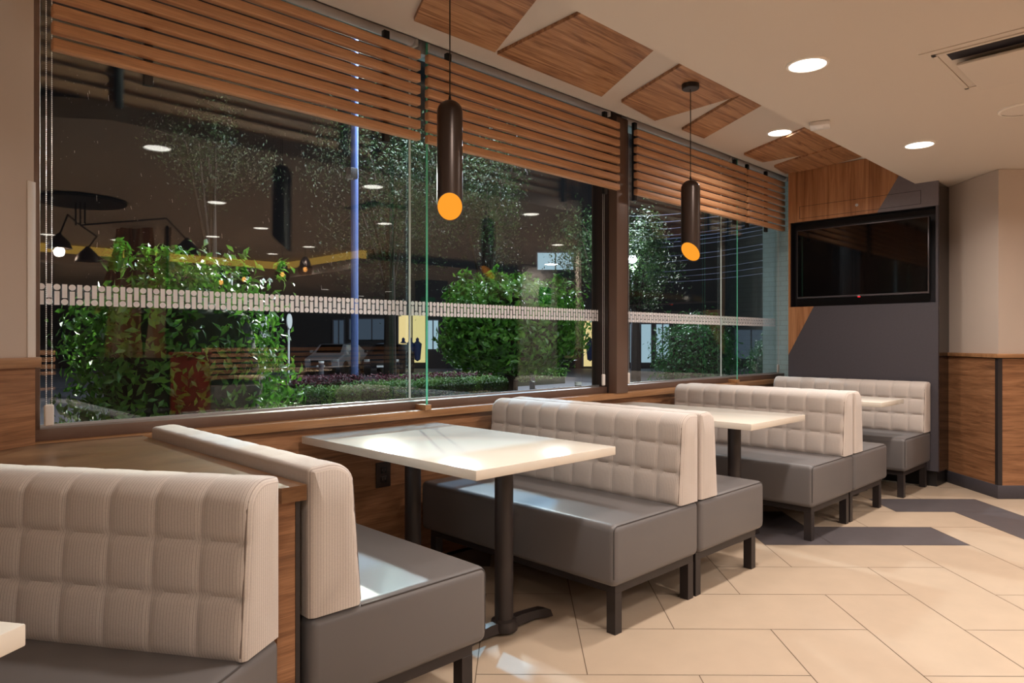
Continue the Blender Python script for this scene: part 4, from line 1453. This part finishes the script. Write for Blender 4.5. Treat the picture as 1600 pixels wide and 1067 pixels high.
sg = empty('sign_post', (9.6, 19.0, GZ), label='thin white post with a round sign left of the blue pole', cat='sign')
MB().cyl((0, 0, 0), (0, 0, 2.3), 0.03, seg=10).build('post', M['white'], sg, smooth=50)
MB().cyl((0.02, -0.04, 2.1), (0, -0.02, 2.1), 0.22, seg=24).build('disc', M['white'], sg, smooth=50)
pw_ = empty('white_post', (8.6, 18.5, GZ), label='thicker pale post standing among low leaves left of the blue pole', cat='post')
MB().cyl((0, 0, 0), (0, 0, 2.2), 0.10, seg=14).build('shaft', M['white'], pw_, smooth=50)
pw2 = empty('thin_pole', (6.35, 15.2, GZ), label='very thin pale pole right of the big bush', cat='post')
MB().cyl((0, 0, 0), (0, 0, 3.0), 0.022, seg=10).build('shaft', M['white'], pw2, smooth=50)

# buildings across the street
AX = math.radians(45.468 - 90)
M['facade'] = mat('dark_grey_render', srgb(34, 32, 36), 0.8, noise=(0.4, 0.15))
M['win_warm'] = emission('lit_shop_window', srgb(255, 226, 160), 0.95)
M['win_cool'] = emission('lit_cool_window', srgb(190, 222, 240), 0.75)
M['win_white'] = emission('lit_white_window', srgb(225, 235, 255), 1.3)
M['win_dim'] = emission('dim_window', srgb(120, 140, 165), 0.25)
M['clothes'] = mat('display_garment', srgb(40, 60, 110), 0.7)
bd = empty('shop_building', (26.65, 27.08, GZ), AX, label='dark building across the street with lit shop windows', cat='building')
MB().box(-45, 50, 0.3, 8, 0, 26.0).build('wall', M['facade'], bd, smooth=0)
k = 38 / 1092.0
def wnd(px0, px1, py0, py1, m, name='shop_window'):
    x0, x1 = (px0 - 800) * k, (px1 - 800) * k
    z1, z0 = 1.2 + (531 - py0) * k - GZ, 1.2 + (531 - py1) * k - GZ
    f = MB().box(x0, x1, 0.18, 0.3, max(z0, 0.02), z1).build(name, m, bd, smooth=0)
    m2 = MB()
    t = 0.06
    z0 = max(z0, 0.02)
    for (a, b, c, d) in ((x0 - t, x0, z0, z1), (x1, x1 + t, z0, z1), (x0 - t, x1 + t, z1, z1 + t), ((x0 + x1) / 2 - t / 2, (x0 + x1) / 2 + t / 2, z0, z1)):
        m2.box(a, b, 0.10, 0.2, c, d)
    m2.build('window_frame', M['greypole'], f, smooth=0)
    return f
wnd(622, 664, 492, 566, M['win_warm'])
wnd(912, 944, 500, 572, M['win_warm'])
wnd(985, 1018, 506, 566, M['win_cool'])
wnd(1026, 1046, 506, 560, M['win_cool'])
wnd(545, 615, 498, 530, M['win_dim'])
wnd(520, 536, 500, 545, M['win_dim'])
wnd(840, 896, 394, 420, M['win_cool'], 'upper_window')
wnd(668, 684, 500, 545, M['win_cool'])
wnd(1150, 1200, 515, 560, M['win_dim'])
for i, px in enumerate((630, 641, 652, 922, 934)):
    x = (px - 800) * k
    MB().lathe([(0, 0.4), (0.16, 0.5), (0.20, 0.95), (0.24, 1.35), (0.08, 1.5), (0.09, 1.62), (0, 1.72)], (x, 0.02, 0), 12).build('shop_mannequin', M['clothes'], bd, smooth=50)


# parked car
def car(x, y, rz, label, body):
    c = empty('parked_car', (x, y, GZ), rz, label=label, cat='car', group='cars in the street')
    m2 = MB()
    prof = [(-2.1, 0.35), (-2.15, 0.75), (-1.35, 0.95), (-0.75, 1.38), (0.9, 1.42), (1.7, 1.0), (2.1, 0.9), (2.15, 0.4)]
    A = []; B = []
    rows = []
    for (px_, z) in prof:
        wv = 0.78 if z < 1.1 else 0.60
        rows.append([m2.bm.verts.new((wv * s_, px_, z)) for s_ in (-1, -0.5, 0.5, 1)])
    for r0, r1 in zip(rows, rows[1:]):
        for i in range(3): m2.bm.faces.new((r0[i], r0[i + 1], r1[i + 1], r1[i]))
    m2.bm.faces.new([r[0] for r in rows]); m2.bm.faces.new([r[3] for r in rows][::-1])
    m2.bm.faces.new([rows[0][0], rows[0][1], rows[0][2], rows[0][3], rows[-1][3], rows[-1][2], rows[-1][1], rows[-1][0]])
    bo = m2.build('body', body, c, smooth=30)
    md = bo.modifiers.new('soften', 'BEVEL'); md.width = 0.06; md.segments = 3
    m2 = MB().face([(-0.56, -1.32, 1.0), (0.56, -1.32, 1.0), (0.50, -0.80, 1.36), (-0.50, -0.80, 1.36)])
    m2.build('windscreen', M['screen'], c, smooth=0)
    MB().box(-0.45, 0.45, -2.2, -2.13, 0.45, 0.68, r=0.02).build('grille', M['dark'], c)
    MB().box(-0.18, 0.18, -2.22, -2.2, 0.40, 0.48).build('number_plate', M['white'], c, smooth=0)
    for s_ in (-1, 1):
        MB().box(s_ * 0.62 - 0.12, s_ * 0.62 + 0.12, -2.17, -2.1, 0.62, 0.74, r=0.02).build('headlight', M['silver'], c)
        for yy in (-1.35, 1.35):
            MB().cyl((s_ * 0.68, yy, 0.32), (s_ * 0.84, yy, 0.32), 0.32, seg=24).build('wheel', M['dark'], c, smooth=40)
        MB().box(s_ * 0.92 - 0.08, s_ * 0.92 + 0.08, -0.95, -0.85, 0.98, 1.1, r=0.02).build('mirror', body, c)
    return c


M['car_white'] = mat('silver_car_paint', srgb(150, 152, 160), 0.25, metal=0.4, coat=0.5)
M['car_dark'] = mat('black_car_paint', srgb(30, 30, 36), 0.2, coat=0.6)
car(18.4, 26.6, math.radians(-45), 'black car parked in front of the lit shop window', M['car_dark'])
car(16.9, 28.6, math.radians(-50), 'silver car parked left behind the black one', M['car_white'])

# overhead cables
M['cable'] = mat('pale_lit_cable', srgb(64, 68, 88), 0.5)
q = 1 / 1092.0
def opt(px, py, D):
    u = (px - 800) * q; v = (531 - py) * q
    c, s = math.cos(YAW), math.sin(YAW)
    return Vector(((c + u * s) * D, (s - u * c) * D, 1.2 + v * D))
CB = [(330, 296), (341, 310), (352, 322), (362, 330), (368, 336), (374, 343), (379, 350), (394, 366), (405, 372), (416, 392), (424, 404), (431, 416)]
ORD = ['first', 'second', 'third', 'fourth', 'fifth', 'sixth', 'seventh', 'eighth', 'ninth', 'tenth', 'eleventh', 'twelfth']
for i, (ya, yb) in enumerate(CB):
    a = opt(930, ya + 6, 22 + (i % 3)); b = opt(1300, yb - 8, 15 + (i % 3))
    pts = [tuple(a + (b - a) * (t / 10) + Vector((0, 0, -0.25 * 4 * (t / 10) * (1 - t / 10)))) for t in range(11)]
    o = MB().tube(pts, 0.007, 5).build('power_cable', M['cable'], smooth=50)
    tag(o, 'pale overhead cable, %s from the top of the bundle right of the brown post' % ORD[i], 'cable', 'overhead cables in the night sky')
